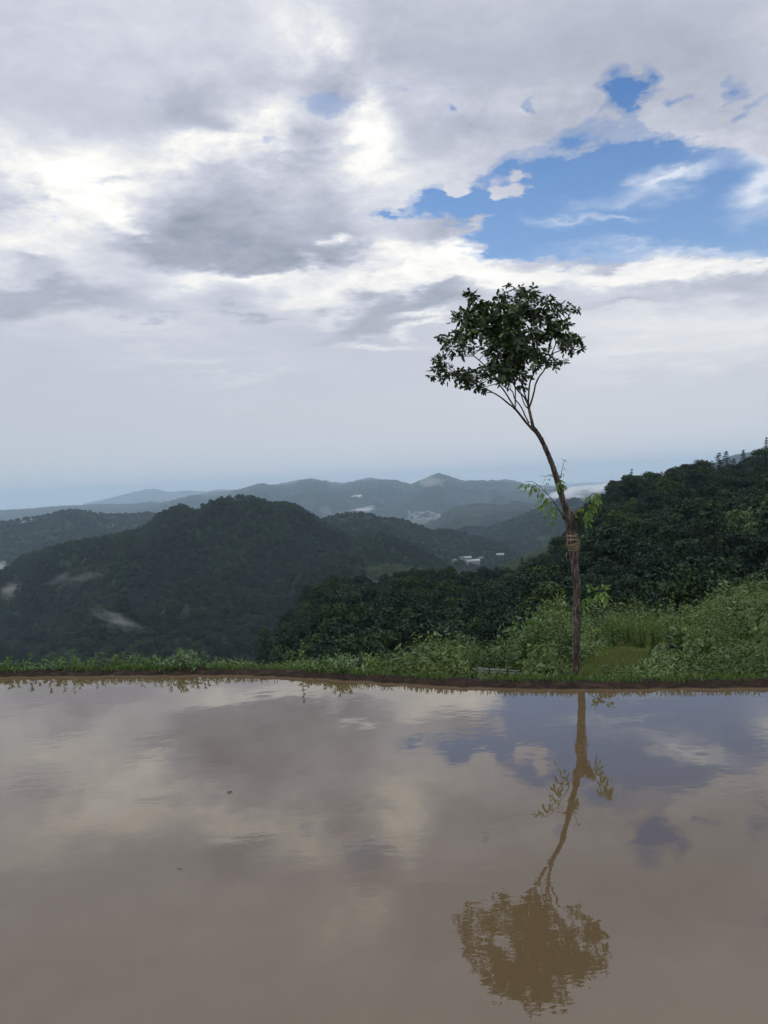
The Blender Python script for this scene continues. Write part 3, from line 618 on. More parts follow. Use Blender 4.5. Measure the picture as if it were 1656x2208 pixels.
def gn_forest(name, P, kindids, crowns, label=None, smin=.8, smax=1.2, kind='stuff', flat=1.0):
    P = np.asarray(P, np.float32); n = len(P); me = bpy.data.meshes.new(name); me.vertices.add(n); me.vertices.foreach_set('co', P.ravel())
    rr = np.random.default_rng(n)
    s = me.attributes.new('scl', 'FLOAT_VECTOR', 'POINT'); a = rr.uniform(smin, smax, n); s.data.foreach_set('vector', np.stack([a, a, a * rr.uniform(.85, 1.15, n) * flat], -1).astype(np.float32).ravel())
    q = me.attributes.new('rot', 'FLOAT_VECTOR', 'POINT'); q.data.foreach_set('vector', np.stack([0 * a, 0 * a, rr.uniform(0, 6.28, n)], -1).astype(np.float32).ravel())
    kk = me.attributes.new('knd', 'INT', 'POINT'); kk.data.foreach_set('value', np.asarray(kindids, np.int32))
    o = obj(name, me); tag(o, label, 'forest', None, kind)
    g = bpy.data.node_groups.new(name, 'GeometryNodeTree'); g.interface.new_socket('Geometry', in_out='INPUT', socket_type='NodeSocketGeometry'); g.interface.new_socket('Geometry', in_out='OUTPUT', socket_type='NodeSocketGeometry')
    N = g.nodes; gi = N.new('NodeGroupInput'); go = N.new('NodeGroupOutput'); jn = N.new('GeometryNodeJoinGeometry')
    def attr(nm, dt):
        x = N.new('GeometryNodeInputNamedAttribute'); x.data_type = dt; x.inputs[0].default_value = nm; return x.outputs[0]
    ka, ra, sa = attr('knd', 'INT'), attr('rot', 'FLOAT_VECTOR'), attr('scl', 'FLOAT_VECTOR')
    for i, c in enumerate(crowns):
        oi = N.new('GeometryNodeObjectInfo'); oi.transform_space = 'ORIGINAL'; oi.inputs[0].default_value = c
        cm = N.new('FunctionNodeCompare'); cm.data_type = 'INT'; cm.operation = 'EQUAL'; g.links.new(ka, cm.inputs[2]); cm.inputs[3].default_value = i
        ip = N.new('GeometryNodeInstanceOnPoints'); g.links.new(gi.outputs[0], ip.inputs['Points']); g.links.new(cm.outputs[0], ip.inputs['Selection'])
        g.links.new(oi.outputs['Geometry'], ip.inputs['Instance']); g.links.new(ra, ip.inputs['Rotation']); g.links.new(sa, ip.inputs['Scale']); g.links.new(ip.outputs[0], jn.inputs[0])
    g.links.new(jn.outputs[0], go.inputs[0]); md = o.modifiers.new('scatter', 'NODES'); md.node_group = g; return o
rp = np.array([(p[0], p[1], p[2]) for p in rest])
gn_forest('hillside_forest', rp, np.where((rng.random(len(rp)) < .96) | (rp[:, 0] < 30) | (np.hypot(rp[:, 0], rp[:, 1]) > 210), rng.integers(0, 6, len(rp)), rng.integers(6, 8, len(rp))), crown_of, 'farther trees of the dark wood, merging over the right hillside and the low spur', .62, 1.3)

def scatter_ridge(Rg, per_m2, frac=1.0, keep_t=(-1, .12), jitter=True, seed=1):
    a, t, x, y, z = Rg; rr = np.random.default_rng(seed)
    m = (t >= keep_t[0]) & (t <= keep_t[1]); x, y, z = x[:, m], y[:, m], z[:, m]
    x0, x1, y0, y1 = x[:-1, :-1], x[1:, :-1], y[:-1, :-1], y[:-1, 1:]
    d3 = lambda a_, b_, q: np.sqrt(sum((k[a_] - k[b_]) ** 2 for k in q)); o_ = (slice(None, -1), slice(None, -1))
    ar = d3((slice(1, None), slice(None, -1)), o_, (x, y, z)) * d3((slice(None, -1), slice(1, None)), o_, (x, y, z))
    lam_ = (ar * per_m2).ravel(); cnt = np.floor(lam_ + rr.random(len(lam_))).astype(int); idx = np.repeat(np.arange(len(cnt)), cnt)
    n, mm = x.shape; i, j = idx // (mm - 1), idx % (mm - 1); u, v = rr.random(len(idx)), rr.random(len(idx))
    def bl(q): return q[i, j] * (1 - u) * (1 - v) + q[i + 1, j] * u * (1 - v) + q[i, j + 1] * (1 - u) * v + q[i + 1, j + 1] * u * v
    P = np.stack([bl(x), bl(y), bl(z)], -1)
    # keep what a camera near the photo's could see
    az_ = np.arctan2(P[:, 0], P[:, 1]); return P[(az_ > math.radians(-29)) & (az_ < math.radians(29))]
for Rg, dens, lab, sc_, seed in ((RC, 1 / 36., 'dense wood covering the tall dark hill left of centre', (.8, 1.75), 1), (RC2, 1 / 60., 'dense wood covering the dark hill behind the valley houses', (.8, 1.8), 2),
                           (RC3, 1 / 36., 'dense wood covering the low dark spur left of the valley houses', (.95, 1.45), 3), (RD, 1 / 150., 'hazy wood covering the blue grey hill left of the steep right ridge', (2.0, 3.0), 4),
                           (RH, 1 / 260., 'hazy wood covering the long low hill at the far left', (2.0, 3.2), 5)):
    P = scatter_ridge(Rg, dens, seed=seed); k = rng.integers(0, 6, len(P)); gn_forest('forest', P, k, crown_of[:6], lab, sc_[0], sc_[1], flat=.62 if sc_[0] > 1.8 else .8)
bt = make_tree(KB); h0 = hit(1560, 1130)
BP = [(1610, 1090, 95), (1640, 1085, 92), (1585, 1105, 100), (1655, 1110, 88), (1625, 1125, 90)]
for i, (px, py, r) in enumerate(BP):
    p = at_r(px, py, r); zt = gz(p.x, p.y); s = max(.6, (p.z - zt) / 5.0)
    t = bt if i == 0 else copy_tree(bt, (p.x, p.y, zt), i * 1.3, (s, s, s))
    if i == 0: t.location = (p.x, p.y, zt); t.scale = (s, s, s)
    t['group'] = 'bamboo clumps among the dark trees at the right edge'
    tag(t, 'pale green feathery bamboo clump among dark trees at the right edge', 'bamboo')
bcr = [c for c in bt.children if c.name.startswith('crown')][0]
P = scatter_ridge(RL, 1 / 12., seed=8, keep_t=(-.7, .2)); gn_forest('bamboo_grove', P, np.zeros(len(P)), [bcr], 'pale strip of bamboo on the slope left of the valley houses', .8, 1.1)
P = scatter_ridge(RK, 1 / 18., seed=9, keep_t=(-.9, .3)); gn_forest('bamboo_grove', P, np.zeros(len(P)), [bcr], 'pale bamboo slope between the valley houses and the right hillside', .8, 1.1)

# ---------------------------------------------------------------- valley houses
def flat(name, c, rough=.7): m, nt, p = mat(name); p.inputs['Base Color'].default_value = (*c, 1); p.inputs['Roughness'].default_value = rough; return m
M_wall = terrain_mat('house_plaster', [(.3, (.13, .145, .155)), (.7, (.26, .26, .25))], .3)
M_roof = terrain_mat('house_roof_tile', [(.3, (.10, .11, .13)), (.7, (.18, .19, .21))], .6)
M_roofl = terrain_mat('metal_roof_sheet', [(.3, (.20, .23, .27)), (.7, (.30, .33, .37))], .4)
M_win = flat('window_glass', (.04, .05, .06), .2)
def house(name, p, w, d, h, rz, wins=4, roofm=None, label='', group=None):
    r = empty(name, p, rz); b = MB(); b.box(-w/2, w/2, -d/2, d/2, -3, h); obj('wall', b.mesh('wall', M_wall), r)
    b = MB(); rh = d * .22
    b.add([(-w/2-.5, -d/2-.5, h), (w/2+.5, -d/2-.5, h), (w/2+.5, 0, h+rh), (-w/2-.5, 0, h+rh), (w/2+.5, d/2+.5, h), (-w/2-.5, d/2+.5, h),
           (-w/2-.5, -d/2-.5, h+.02-.3), (w/2+.5, -d/2-.5, h-.28), (w/2+.5, d/2+.5, h-.28), (-w/2-.5, d/2+.5, h-.28)],
          [[0,1,2,3],[3,2,4,5],[6,7,1,0],[5,4,8,9],[1,7,8,4],[0,5,9,6]])
    b.add([(-w/2-.5,-d/2-.5,h),(-w/2-.5,0,h+rh),(-w/2-.5,d/2+.5,h),(-w/2-.5,0,h)], [[0,3,1,1]] if False else [[0,3,2,1]])
    b.add([(w/2+.5,-d/2-.5,h),(w/2+.5,0,h+rh),(w/2+.5,d/2+.5,h),(w/2+.5,0,h)], [[0,1,2,3]])
    obj('roof', b.mesh('roof', roofm or M_roof), r)
    for fl in range(max(1, int(h // 3))):
        for i in range(wins):
            x = -w/2 + (i + .5) * w / wins; b = MB(); b.box(x - .6, x + .6, -d/2 - .05, -d/2 + .1, fl * 3 + 1.0, fl * 3 + 2.3); obj('window', b.mesh('window', M_win), r)
    return tag(r, label, 'house', group)
def hs(px, py, w, d, h, rz, name='house', **kw):
    p = hit(px, py) or at_r(px, py, 1270); k = (p - CAM).length / 850; return house(name, p, w * k, d * k, h * k, rz, **kw)
hs(1020, 1217, 13, 8, 3.6, .1, label='long pale house with a light metal roof in the valley', wins=5, roofm=M_roofl)
hs(1010, 1214, 6, 6, 5.5, .1, label='taller pale house behind the left end of the long house', wins=2, roofm=M_roofl)
hs(1036, 1213, 5, 5, 4.5, -.1, label='pale gabled house behind the right end of the long house', wins=2)
hs(981, 1218, 4, 4, 5, .3, label='small white house left of the long valley house', wins=1)
hs(997, 1210, 5, 4, 4, .2, label='white house on the slope above and left of the long house', wins=2)
hs(1079, 1203, 7, 5, 3.5, -.1, label='pale house standing apart, right of the long valley house', wins=2, roofm=M_roofl)
tow = [(random.uniform(876, 948), random.uniform(1103, 1122)) for _ in range(56)]
b = MB(); b.box(-14, 14, -7, 7, -14, 7); tm = b.mesh('town_wall', M_wall); b = MB(); b.add([(-15,-8,7),(15,-8,7),(15,0,10),(-15,0,10),(15,8,7),(-15,8,7)], [[0,1,2,3],[3,2,4,5]]); tr = b.mesh('town_roof', M_roofl)
ht0 = None
for i, (px, py) in enumerate(tow):
    p = hit(px, py)
    if p is None: continue
    if ht0 is None: ht0 = empty('town_house'); obj('wall', tm, ht0); obj('roof', tr, ht0); t = ht0; t.location = p; t.scale = (.5, .5, .6)
    else: t = copy_tree(ht0, p, random.uniform(-.5, .5), (random.uniform(.25, .7), .5, random.uniform(.4, .8)))
    tag(t, 'tiny pale building of the far town spread below the blue mountain', 'house', 'buildings of the far town in the valley')
fh = None
for (px, py) in ((55,1127),(62,1128),(48,1128),(238,1136),(290,1112),(300,1111),(312,1112),(255,1112),(325,1113)):
    p = hit(px, py)
    if p is None: continue
    if fh is None: fh = empty('hill_house'); obj('wall', tm, fh); obj('roof', tr, fh); t = fh; t.location = p; t.scale = (.45, .45, .5)
    else: t = copy_tree(fh, p, random.uniform(-.5, .5), (.45 * random.uniform(.7, 1.2), .45, .5))
    tag(t, 'tiny pale house near the top of the long hill at far left', 'house', 'houses scattered on the far left hill')

#@@NEAR@@
# ---------------------------------------------------------------- leaning young tree beyond the bank
TY = 7.40
def tp(px, py, dy=0.0): p = at_y(px, py, TY + dy); return np.array(p)
PX = TY / F0                                             # metres per photo pixel at the tree
def smooth_path(ctrl, n):
    ctrl = np.asarray(ctrl, float); k = len(ctrl); t = np.linspace(0, k - 1, n); i = np.clip(np.floor(t).astype(int), 0, k - 2); f = (t - i)[:, None]
    p0 = ctrl[np.maximum(i - 1, 0)]; p1 = ctrl[i]; p2 = ctrl[i + 1]; p3 = ctrl[np.minimum(i + 2, k - 1)]
    return .5 * ((2 * p1) + (-p0 + p2) * f + (2 * p0 - 5 * p1 + 4 * p2 - p3) * f ** 2 + (-p0 + 3 * p1 - 3 * p2 + p3) * f ** 3)
def lim(b, ctrl, n, seg=8, rough=0.0, sd=0, dy0=0.0, dy1=0.0):
    """ctrl: (px, py, width_px); depth runs from dy0 to dy1"""
    m = len(ctrl); P = [list(tp(c[0], c[1], dy0 + (dy1 - dy0) * i / (m - 1))) + [c[2] * PX / 2] for i, c in enumerate(ctrl)]
    q = smooth_path(P, n); b.tube(q[:, :3], q[:, 3], seg, rough, sd); return q
tree = empty('leaning_tree', tuple(tp(1243, 1470))); TL = tree.location.copy()
def tobj(name, me, par=tree):
    o = obj(name, me); o.parent = par; return o
def build(b, name, m, smooth=False, par=tree):
    V = np.concatenate(b.V) - np.array(TL); return tobj(name, mesh(name, V, np.concatenate(b.F), m, smooth), par)
tb = MB()
lim(tb, [(1243,1530,26),(1243.5,1500,22),(1243.5,1470,18.5),(1243,1440,17),(1242.5,1400,16.5),(1243,1370,17.5),(1243.5,1330,17.5),(1244,1290,16.5),(1244,1262,15.5),(1241,1235,16.5),(1238,1205,18),(1235,1180,18.5),(1233,1160,20),(1233,1140,22),(1232,1125,25),(1228,1112,21),(1222,1102,15)], 200, 18, .055, 1)
mt = lim(tb, [(1230,1125,17),(1222,1103,14.5),(1215,1082,12.5),(1208,1058,12.5),(1201,1035,12),(1194,1012,11.5),(1184,985,10.5),(1174,962,10),(1165,944,9.5),(1157,932,9.5),(1149,921,9)], 110, 14, .07, 2)
lim(tb, [(1236,1130,18),(1243,1114,17),(1248,1104,15),(1250,1098,12)], 14, 12, .08, 3)      # sawn stub
lim(tb, [(1226,1122,12),(1219,1114,14),(1216,1104,9)], 10, 10, .1, 4)                        # knob
for k in range(120):                                                                          # bark flakes and nubs
    q = mt[random.randint(0, len(mt) - 1)]; th = random.uniform(0, 6.28); d = np.array([math.cos(th), math.sin(th), random.uniform(-.3, .6)])
    tb.tube([q[:3] + d * q[3] * .7, q[:3] + d * (q[3] * 1.15 + .004)], [.006, .002], 5)
BR = []
def br(c, dy0, dy1, n=30, seg=7): BR.append(lim(tb, c, n, seg, .05, len(BR) + 10, dy0, dy1))
br([(1152,928,8),(1138,915,5.5),(1126,900,5),(1113,884,5),(1104,876,4),(1096,870,3.6),(1079,856,3.2),(1060,845,3),(1040,835,2.8),(1015,822,2.4),(985,806,2)], 0, -.28)
br([(1113,884,4),(1103,868,3.6),(1090,847,3.4),(1077,829,3.2),(1062,806,3),(1040,783,2.6),(1018,763,2.4),(998,735,1.8)], 0, .25)
br([(1111,880,3),(1111,862,2.8),(1111,840,2.6),(1106,805,2.4),(1098,760,2)], 0, .3)
br([(1150,924,8),(1146,905,6.5),(1142,888,6),(1139,874,5.5)], 0, 0)
br([(1139,874,4),(1130,856,3.4),(1115,840,3.2),(1098,812,2.8),(1080,780,2.5),(1065,740,2),(1045,700,1.6)], 0, -.3)
br([(1139,874,4),(1134,858,3.4),(1127,835,3.2),(1118,800,2.8),(1112,750,2.4),(1108,700,2),(1095,660,1.4)], 0, .15)
br([(1139,874,4.5),(1140,850,3.8),(1143,824,3.4),(1153,799,3.2),(1158,760,2.6),(1152,710,2.2),(1140,660,1.6),(1120,632,1.2)], 0, -.2)
br([(1141,880,4.5),(1147,862,4),(1152,843,3.8),(1155,828,3.6),(1163,812,3.4),(1174,797,3),(1190,762,2.6),(1205,725,2.2),(1222,690,1.6),(1235,668,1.2)], 0, .12)
br([(1141,912,3.5),(1134,900,3),(1127,884,3),(1120,872,2.8),(1110,860,2.8),(1104,843,2.4),(1085,832,2.2),(1060,800,2)], 0, .2)
br([(1190,762,2.2),(1210,755,2),(1232,742,1.4)], .08, -.2); br([(1062,806,2),(1050,770,1.6),(1030,730,1.4)], .12, -.3)
br([(1118,800,2),(1150,760,2),(1190,700,1.4)], .05, .5); br([(1106,805,2),(1085,770,2),(1060,740,1.4)], .1, .55); br([(1118,800,2),(1130,780,2),(1150,740,1.4)], 0, -.5)
br([(1146,900,3),(1143,885,2.6),(1131,872,2.4),(1119,835,2)], 0, .1)
CL = [(1015,643,18),(1027,671,28),(1000,685,22),(982,680,8),(1055,685,25),(1088,638,14),(1080,652,20),(1092,614,5),(1118,624,13),(1149,624,13),(1138,646,22),(1174,652,16),(1184,643,9),(1110,677,28),(1152,677,24),(1202,665,14),(1229,663,11),(1243,667,6),
 (1193,688,20),(1218,699,13),(1032,710,28),(1071,721,30),(1110,716,30),(1149,716,28),(1188,718,24),(1221,724,20),(1243,732,13),(1250,749,7),(993,727,20),(971,732,14),(950,727,8),(979,754,17),(1010,745,14),(954,743,9),(1052,757,18),(1077,762,26),(1110,760,28),(1146,754,26),(1178,764,15),(1222,752,16),
 (1216,781,11),(1188,782,15),(1154,786,9),(1071,788,24),(1102,791,26),(1124,808,17),(1093,815,18),(1126,830,8),(1040,797,14),(1060,815,11),(938,774,7),(957,779,13),(943,799,13),(971,802,17),(929,810,6),(993,807,19),(1018,810,17),(1027,829,13),(1004,832,11),(954,818,7),(1040,840,6),
 (1120,740,40),(1090,700,36),(1080,735,34)]
allb = np.concatenate([q[:, :4] for q in BR[3:]] + [BR[0], BR[1], BR[2]])
LV, LF = [], []; nl = 0; rb = np.random.default_rng(5); twb = MB()
def leaflet(base, d, side, L, Wd, droop):
    """oval leaflet, six points, slightly folded"""
    up = np.cross(side, d); tip = base + d * L - np.array([0, 0, droop * L])
    m1 = base + d * L * .30 - np.array([0, 0, droop * L * .2]); m2 = base + d * L * .70 - np.array([0, 0, droop * L * .6]); f = up * Wd * .18
    return [base, m1 + side * Wd * .46 + f, m2 + side * Wd * .44 + f, tip, m2 - side * Wd * .44 + f, m1 - side * Wd * .46 + f]
def compound(o, dirv, Lr, nl_, L, Wd, V, F, rr, droop=.35, mb=None):
    dirv = dirv / np.linalg.norm(dirv); side = np.cross(dirv, [0, 0, 1.0] + rr.normal(size=3) * .35); side /= np.linalg.norm(side)
    pts_ = []
    for i in range(nl_):
        t = (i + 1) / nl_; p = o + dirv * Lr * t - np.array([0, 0, droop * Lr * t * t]); pts_.append(p)
        for sg in ((1, -1) if i < nl_ - 1 else (0,)):
            d = dirv * (.55 if sg else 1) + side * sg * .85 + np.array([0, 0, -.30]) + rr.normal(size=3) * .18; d /= np.linalg.norm(d)
            s2 = np.cross(d, np.cross(dirv, side) + rr.normal(size=3) * .45); s2 /= np.linalg.norm(s2)
            k = sum(len(v) for v in V) if False else compound.n
            V.append(leaflet(p, d, s2, L * rr.uniform(.8, 1.15), Wd * rr.uniform(.85, 1.1), rr.uniform(0, .3))); F += [(k, k + 1, k + 2, k + 3), (k, k + 3, k + 4, k + 5)]; compound.n += 6
    if mb is not None: mb.tube([o] + pts_[1::2] + [pts_[-1]], [.0018] * (len(pts_[1::2]) + 2), 4)
compound.n = 0; V, F = [], []
CC = np.array([1105, 735.0])
for (cx, cy, r) in CL:
    dd = np.hypot((cx - CC[0]) / 150, (cy - CC[1]) / 105); th_ = math.sqrt(max(0.10, 1 - min(dd, 1) ** 2)) * .74
    reps = 1 if r < 12 else (2 if dd > .45 else 2)
    for rep in range(reps):
        dy = rb.uniform(-th_, th_); c = tp(cx + rb.normal() * r * .15, cy + rb.normal() * r * .15, dy)
        b0 = allb[np.argmin(((allb[:, :3] - c) ** 2).sum(1) + .6 * np.maximum(0, allb[:, 2] - c[2]))]
        mid = (b0[:3] + c) / 2 + rb.normal(size=3) * .02 + [0, 0, -.01]; twb.tube(smooth_path([b0[:3], mid, c], 7), np.linspace(.0045, .002, 7), 5)
        nn = max(4, int(r * r * .011 + (8.5 if dd > .5 else 2)))
        for k in range(nn):
            d = rb.normal(size=3); d[1] *= .9; d[2] = d[2] * .75 + .12; d /= np.linalg.norm(d)
            R_ = r * PX; o = c + d * R_ * rb.uniform(0, .35); L = min(.052, .030 + R_ * .2); n_ = int(np.clip(R_ * 42, 2, 5))
            compound(o, d, R_ * rb.uniform(.55, .85), n_, L, L * .56, V, F, rb, .3, None)
crown = tobj('crown', mesh('crown', np.array(V).reshape(-1, 3) - np.array(TL), F, M_crown))
for i in range(len(twb.V)): tb.add(twb.V[i], twb.F[i] - twb.F[i].min() + 0) if False else None
Vt = np.concatenate(twb.V); Ft = np.concatenate(twb.F); tb.add(Vt, Ft)
trunk = build(tb, 'trunk', M_bark, True)
print('crown leaflets', len(V))
# straw twine bound round the trunk
wb = MB()
for k, (py, w, tl) in enumerate([(1153,22,.1),(1157,22.5,-.12),(1162,22,.05),(1167,23,.25),(1171,23,-.25),(1176,22,.05),(1181,21,-.05),(1185,20,.1)]):
    c = tp(1233.5 + (py - 1153) * .1, py); R_ = w * PX / 2 * 1.08; th = np.linspace(0, 2 * PI, 26)
    wb.tube(np.stack([c[0] + R_ * np.cos(th), c[1] + R_ * np.sin(th), c[2] + R_ * tl * np.sin(th + k) + .002 * np.sin(th * 5 + k)], -1), .0036, 6, .15, k)
for k in range(34):
    th = random.uniform(0, 6.28); c = tp(1234 + random.uniform(-2, 2), random.uniform(1152, 1192)); R_ = 11.5 * PX; a0 = c + [R_ * math.cos(th), R_ * math.sin(th), 0]
    wb.tube([a0, a0 + [.012 * math.cos(th), .012 * math.sin(th), -.02], a0 + [.016 * math.cos(th) + random.uniform(-.01, .01), .01 * math.sin(th), -random.uniform(.03, .07)]], [.002, .0016, .001], 4)
build(wb, 'twine', M_twine)
def sprout(ctrl, leaves, dy0=0, dy1=0, mlab=None):
    global V, F
    b = MB(); q = lim(b, ctrl, 24, 6, 0, 0, dy0, dy1); st_ = build(b, 'sprout', M_twig, True)
    V, F = [], []; compound.n = 0
    for (px, py, ex, ey, L, nl_) in leaves:
        f = np.argmin([abs(at_px(v)[0] - px) + abs(at_px(v)[1] - py) for v in q[:, :3]]); o = q[f, :3]; e_ = tp(ex, ey, (o[1] - TY) + random.uniform(-.04, .04)); d = e_ - o; Lr = np.linalg.norm(d)
        compound(o, d, Lr * .95, nl_, L * PX, L * PX * .42, V, F, rb, .15)
    lo = tobj('leaves', mesh('leaves', np.array(V).reshape(-1, 3) - np.array(TL), F, M_sprout), st_); return st_
def at_px(v):
    d = Vector(v) - CAM; w = d.dot(_f); return W0 / 2 + F0 * d.dot(_r) / w, H0 / 2 - F0 * d.dot(_u) / w
sprout([(1217,1120,2.4),(1210,1107,2.2),(1203,1095,2),(1194,1082,1.8),(1182,1067,1.6),(1168,1053,1.4),(1154,1042,1.2),(1144,1038,1),(1132,1040,.8)],
  [(1132,1040,1118,1047,9,3),(1144,1038,1126,1052,12,4),(1154,1042,1146,1060,12,4),(1162,1048,1160,1062,10,3),(1172,1058,1156,1082,13,5),(1182,1067,1166,1092,14,5),(1194,1082,1170,1112,13,5),(1185,1070,1172,1086,12,4),(1203,1095,1176,1132,13,5),(1196,1088,1192,1120,12,4)], -.02, -.22)
sprout([(1247,1136,2.4),(1252,1120,2.2),(1258,1106,2),(1266,1092,1.8),(1271,1078,1.5),(1276,1066,1.2),(1284,1062,1)],
  [(1284,1062,1294,1086,13,4),(1276,1066,1262,1074,12,4),(1280,1063,1292,1062,12,3),(1274,1070,1284,1092,13,5),(1270,1082,1276,1104,13,5),(1262,1098,1272,1124,12,5),(1256,1110,1266,1138,12,5),(1264,1094,1244,1100,11,4),(1252,1120,1240,1106,10,4),(1280,1064,1288,1078,13,4)], 0, -.15)
sprout([(1202,1040,1.8),(1208,1030,1.6),(1211,1018,1.2),(1214,1004,1),(1217,990,.7)], [(1209,1026,1200,1022,7,2),(1214,1008,1221,1011,6,2),(1217,993,1211,987,5,2),(1217,990,1220,993,5,2),(1211,1018,1214,1024,5,2)])
sprout([(1197,1028,2),(1204,1034,1.8),(1210,1042,1.5),(1213,1052,1.2)], [(1197,1028,1188,1022,7,3),(1200,1030,1208,1024,8,3),(1204,1034,1216,1036,10,4),(1208,1038,1198,1052,10,4),(1210,1042,1218,1048,11,4),(1213,1052,1214,1060,8,3),(1204,1034,1206,1050,10,4)], 0, -.1)
sprout([(1193,1022,1.6),(1182,1026,1.2),(1172,1028,1)], [(1172,1028,1166,1024,6,2),(1178,1026,1172,1036,6,2),(1188,1024,1176,1048,8,3)], 0, .05)
sprout([(1250,1292,2.6),(1262,1284,2.2),(1276,1276,1.8),(1290,1272,1.4),(1302,1272,1)],
  [(1302,1272,1312,1282,13,4),(1298,1272,1308,1262,12,3),(1290,1272,1292,1292,14,4),(1282,1274,1276,1260,14,4),(1276,1276,1284,1266,13,4),(1270,1280,1268,1300,13,4),(1262,1284,1260,1312,13,4),(1300,1272,1304,1294,14,4),(1276,1276,1268,1264,12,4),(1290,1272,1286,1286,14,4),(1256,1288,1256,1306,11,4)], 0, -.12)
sprout([(1250,1372,1.8),(1258,1356,1.6),(1266,1342,1.2)], [(1266,1342,1276,1350,8,3),(1258,1356,1268,1370,8,3),(1254,1364,1260,1382,9,3)], 0, .1)
tag(tree, 'slender young tree leaning left, bare trunk bound with straw twine under a small leafy crown', 'tree')

# ---------------------------------------------------------------- small plants
def project(x, y, z):
    d = np.stack([x - CAM.x, y - CAM.y, z - CAM.z], -1); w = d @ np.array(_f); return W0 / 2 + F0 * (d @ np.array(_r)) / w, H0 / 2 - F0 * (d @ np.array(_u)) / w
def blade(o, d, L, w, droop, rr, V, F):
    d = np.asarray(d, float); d /= np.linalg.norm(d); side = np.cross(d, [0, 0, 1.0] + rr.normal(size=3) * .3); side /= np.linalg.norm(side) + 1e-9
    k = len(V); z = np.array([0, 0, 1.0])
    p = [o, o + d * L * .35 - z * droop * L * .1, o + d * L * .7 - z * droop * L * .45, o + d * L - z * droop * L]
    V += [o + side * w * .15, o - side * w * .15, p[1] + side * w * .5, p[1] - side * w * .5, p[2] + side * w * .38, p[2] - side * w * .38, p[3] + side * w * .04, p[3] - side * w * .04]
    F += [(k, k + 1, k + 3, k + 2), (k + 2, k + 3, k + 5, k + 4), (k + 4, k + 5, k + 7, k + 6)]
def proto_weed(seed, nst, spread, leafL, leafw, per, lm, name, up=.7, droop=.35):
    rr = np.random.default_rng(seed); sb_ = MB(); V, F = [], []
    for s in range(nst):
        th = rr.uniform(0, 2 * PI); lean = rr.uniform(0, spread) if nst > 1 else .04; h = 1.0 if s == 0 else rr.uniform(.45, .9)
        st_ = np.array([math.cos(th), math.sin(th), 0]); ps = np.array([st_ * lean * t ** 1.4 + [0, 0, h * t - .05] for t in np.linspace(0, 1, 7)])
        sb_.tube(ps, np.linspace(.016, .006, 7), 5)
        ph = rr.uniform(0, 6)
        for i in range(per):
            t = .12 + .86 * i / per; o = np.array([np.interp(t * 6, range(7), ps[:, c]) for c in range(3)]); a = ph + i * 2.4; u = up + .9 * max(0, t - .8) * 3
            blade(o, (math.cos(a), math.sin(a), u), leafL * (1.1 - .55 * t) * rr.uniform(.8, 1.15), leafw * (1.1 - .5 * t), droop, rr, V, F)
        for i in range(5): a = i * 1.26; blade(ps[-1], (math.cos(a), math.sin(a), 1.6), leafL * .4, leafw * .5, .1, rr, V, F)
    r = empty(name); obj('stem', sb_.mesh('stem', M_stem, True), r); obj('leaves', mesh('leaves', V, F, lm), r); r['h'] = 1.0; return r
def proto_feather(seed, name, n=26):
    rr = np.random.default_rng(seed); sb_ = MB(); V, F = [], []
    for s in range(n):
        th = rr.uniform(0, 2 * PI); b = rr.uniform(0, .30); h = rr.uniform(.55, 1.0); e_ = np.array([math.cos(th) * b * 1.5, math.sin(th) * b * 1.5, h]); o = np.array([math.cos(th) * b * .4, math.sin(th) * b * .4, 0])
        ps = smooth_path([o, (o + e_) / 2 + [0, 0, .05], e_], 5); sb_.tube(ps, np.linspace(.008, .003, 5), 4)
        for i in range(34):
            t = rr.uniform(.15, 1); p = np.array([np.interp(t * 4, range(5), ps[:, c]) for c in range(3)]); d = rr.normal(size=3); d[2] = abs(d[2]) * .8 + .2; blade(p, d, rr.uniform(.06, .12), .014, .2, rr, V, F)
    r = empty(name); obj('stem', sb_.mesh('stem', M_stem, True), r); obj('leaves', mesh('leaves', V, F, M_fern), r); return r
def proto_tuft(seed, name, lm, n=34, w=.045):
    rr = np.random.default_rng(seed); V, F = [], []
    for s in range(n):
        th = rr.uniform(0, 2 * PI); o = np.array([math.cos(th), math.sin(th), 0]) * rr.uniform(0, .12); blade(o, (math.cos(th) * .5, math.sin(th) * .5, rr.uniform(.8, 1.6)), rr.uniform(.7, 1.15), w, rr.uniform(.05, .5), rr, V, F)
    r = empty(name); obj('blades', mesh('blades', V, F, lm), r); return r
def proto_bush(seed, name, lm, n=2200, size=.032, wide=.62):
    rr = np.random.default_rng(seed); P, N = [], []; sb_ = MB()
    for k in range(14):
        th = rr.uniform(0, 2 * PI); h = rr.uniform(.25, .85); rad = wide * rr.uniform(.1, 1) * (1.15 - h); c = np.array([math.cos(th) * rad, math.sin(th) * rad, h]); r_ = rr.uniform(.13, .24)
        d = rr.normal(size=(n // 14, 3)); d /= np.linalg.norm(d, axis=1)[:, None]; P.append(c + d * r_ * rr.uniform(.4, 1.2, (n // 14, 1))); N.append(d)
        sb_.tube(smooth_path([np.array([0, 0, -.05]), c * [.4, .4, .5], c], 5), np.linspace(.018, .005, 5), 5)
    Vv, Ff = leafcloud(np.concatenate(P), np.concatenate(N), size, seed, .8, .55); Vv[:, 2] = np.maximum(Vv[:, 2], -.05)
    r = empty(name); obj('stem', sb_.mesh('stem', M_fbark, True), r); obj('leaves', mesh('leaves', Vv, Ff, lm), r); return r
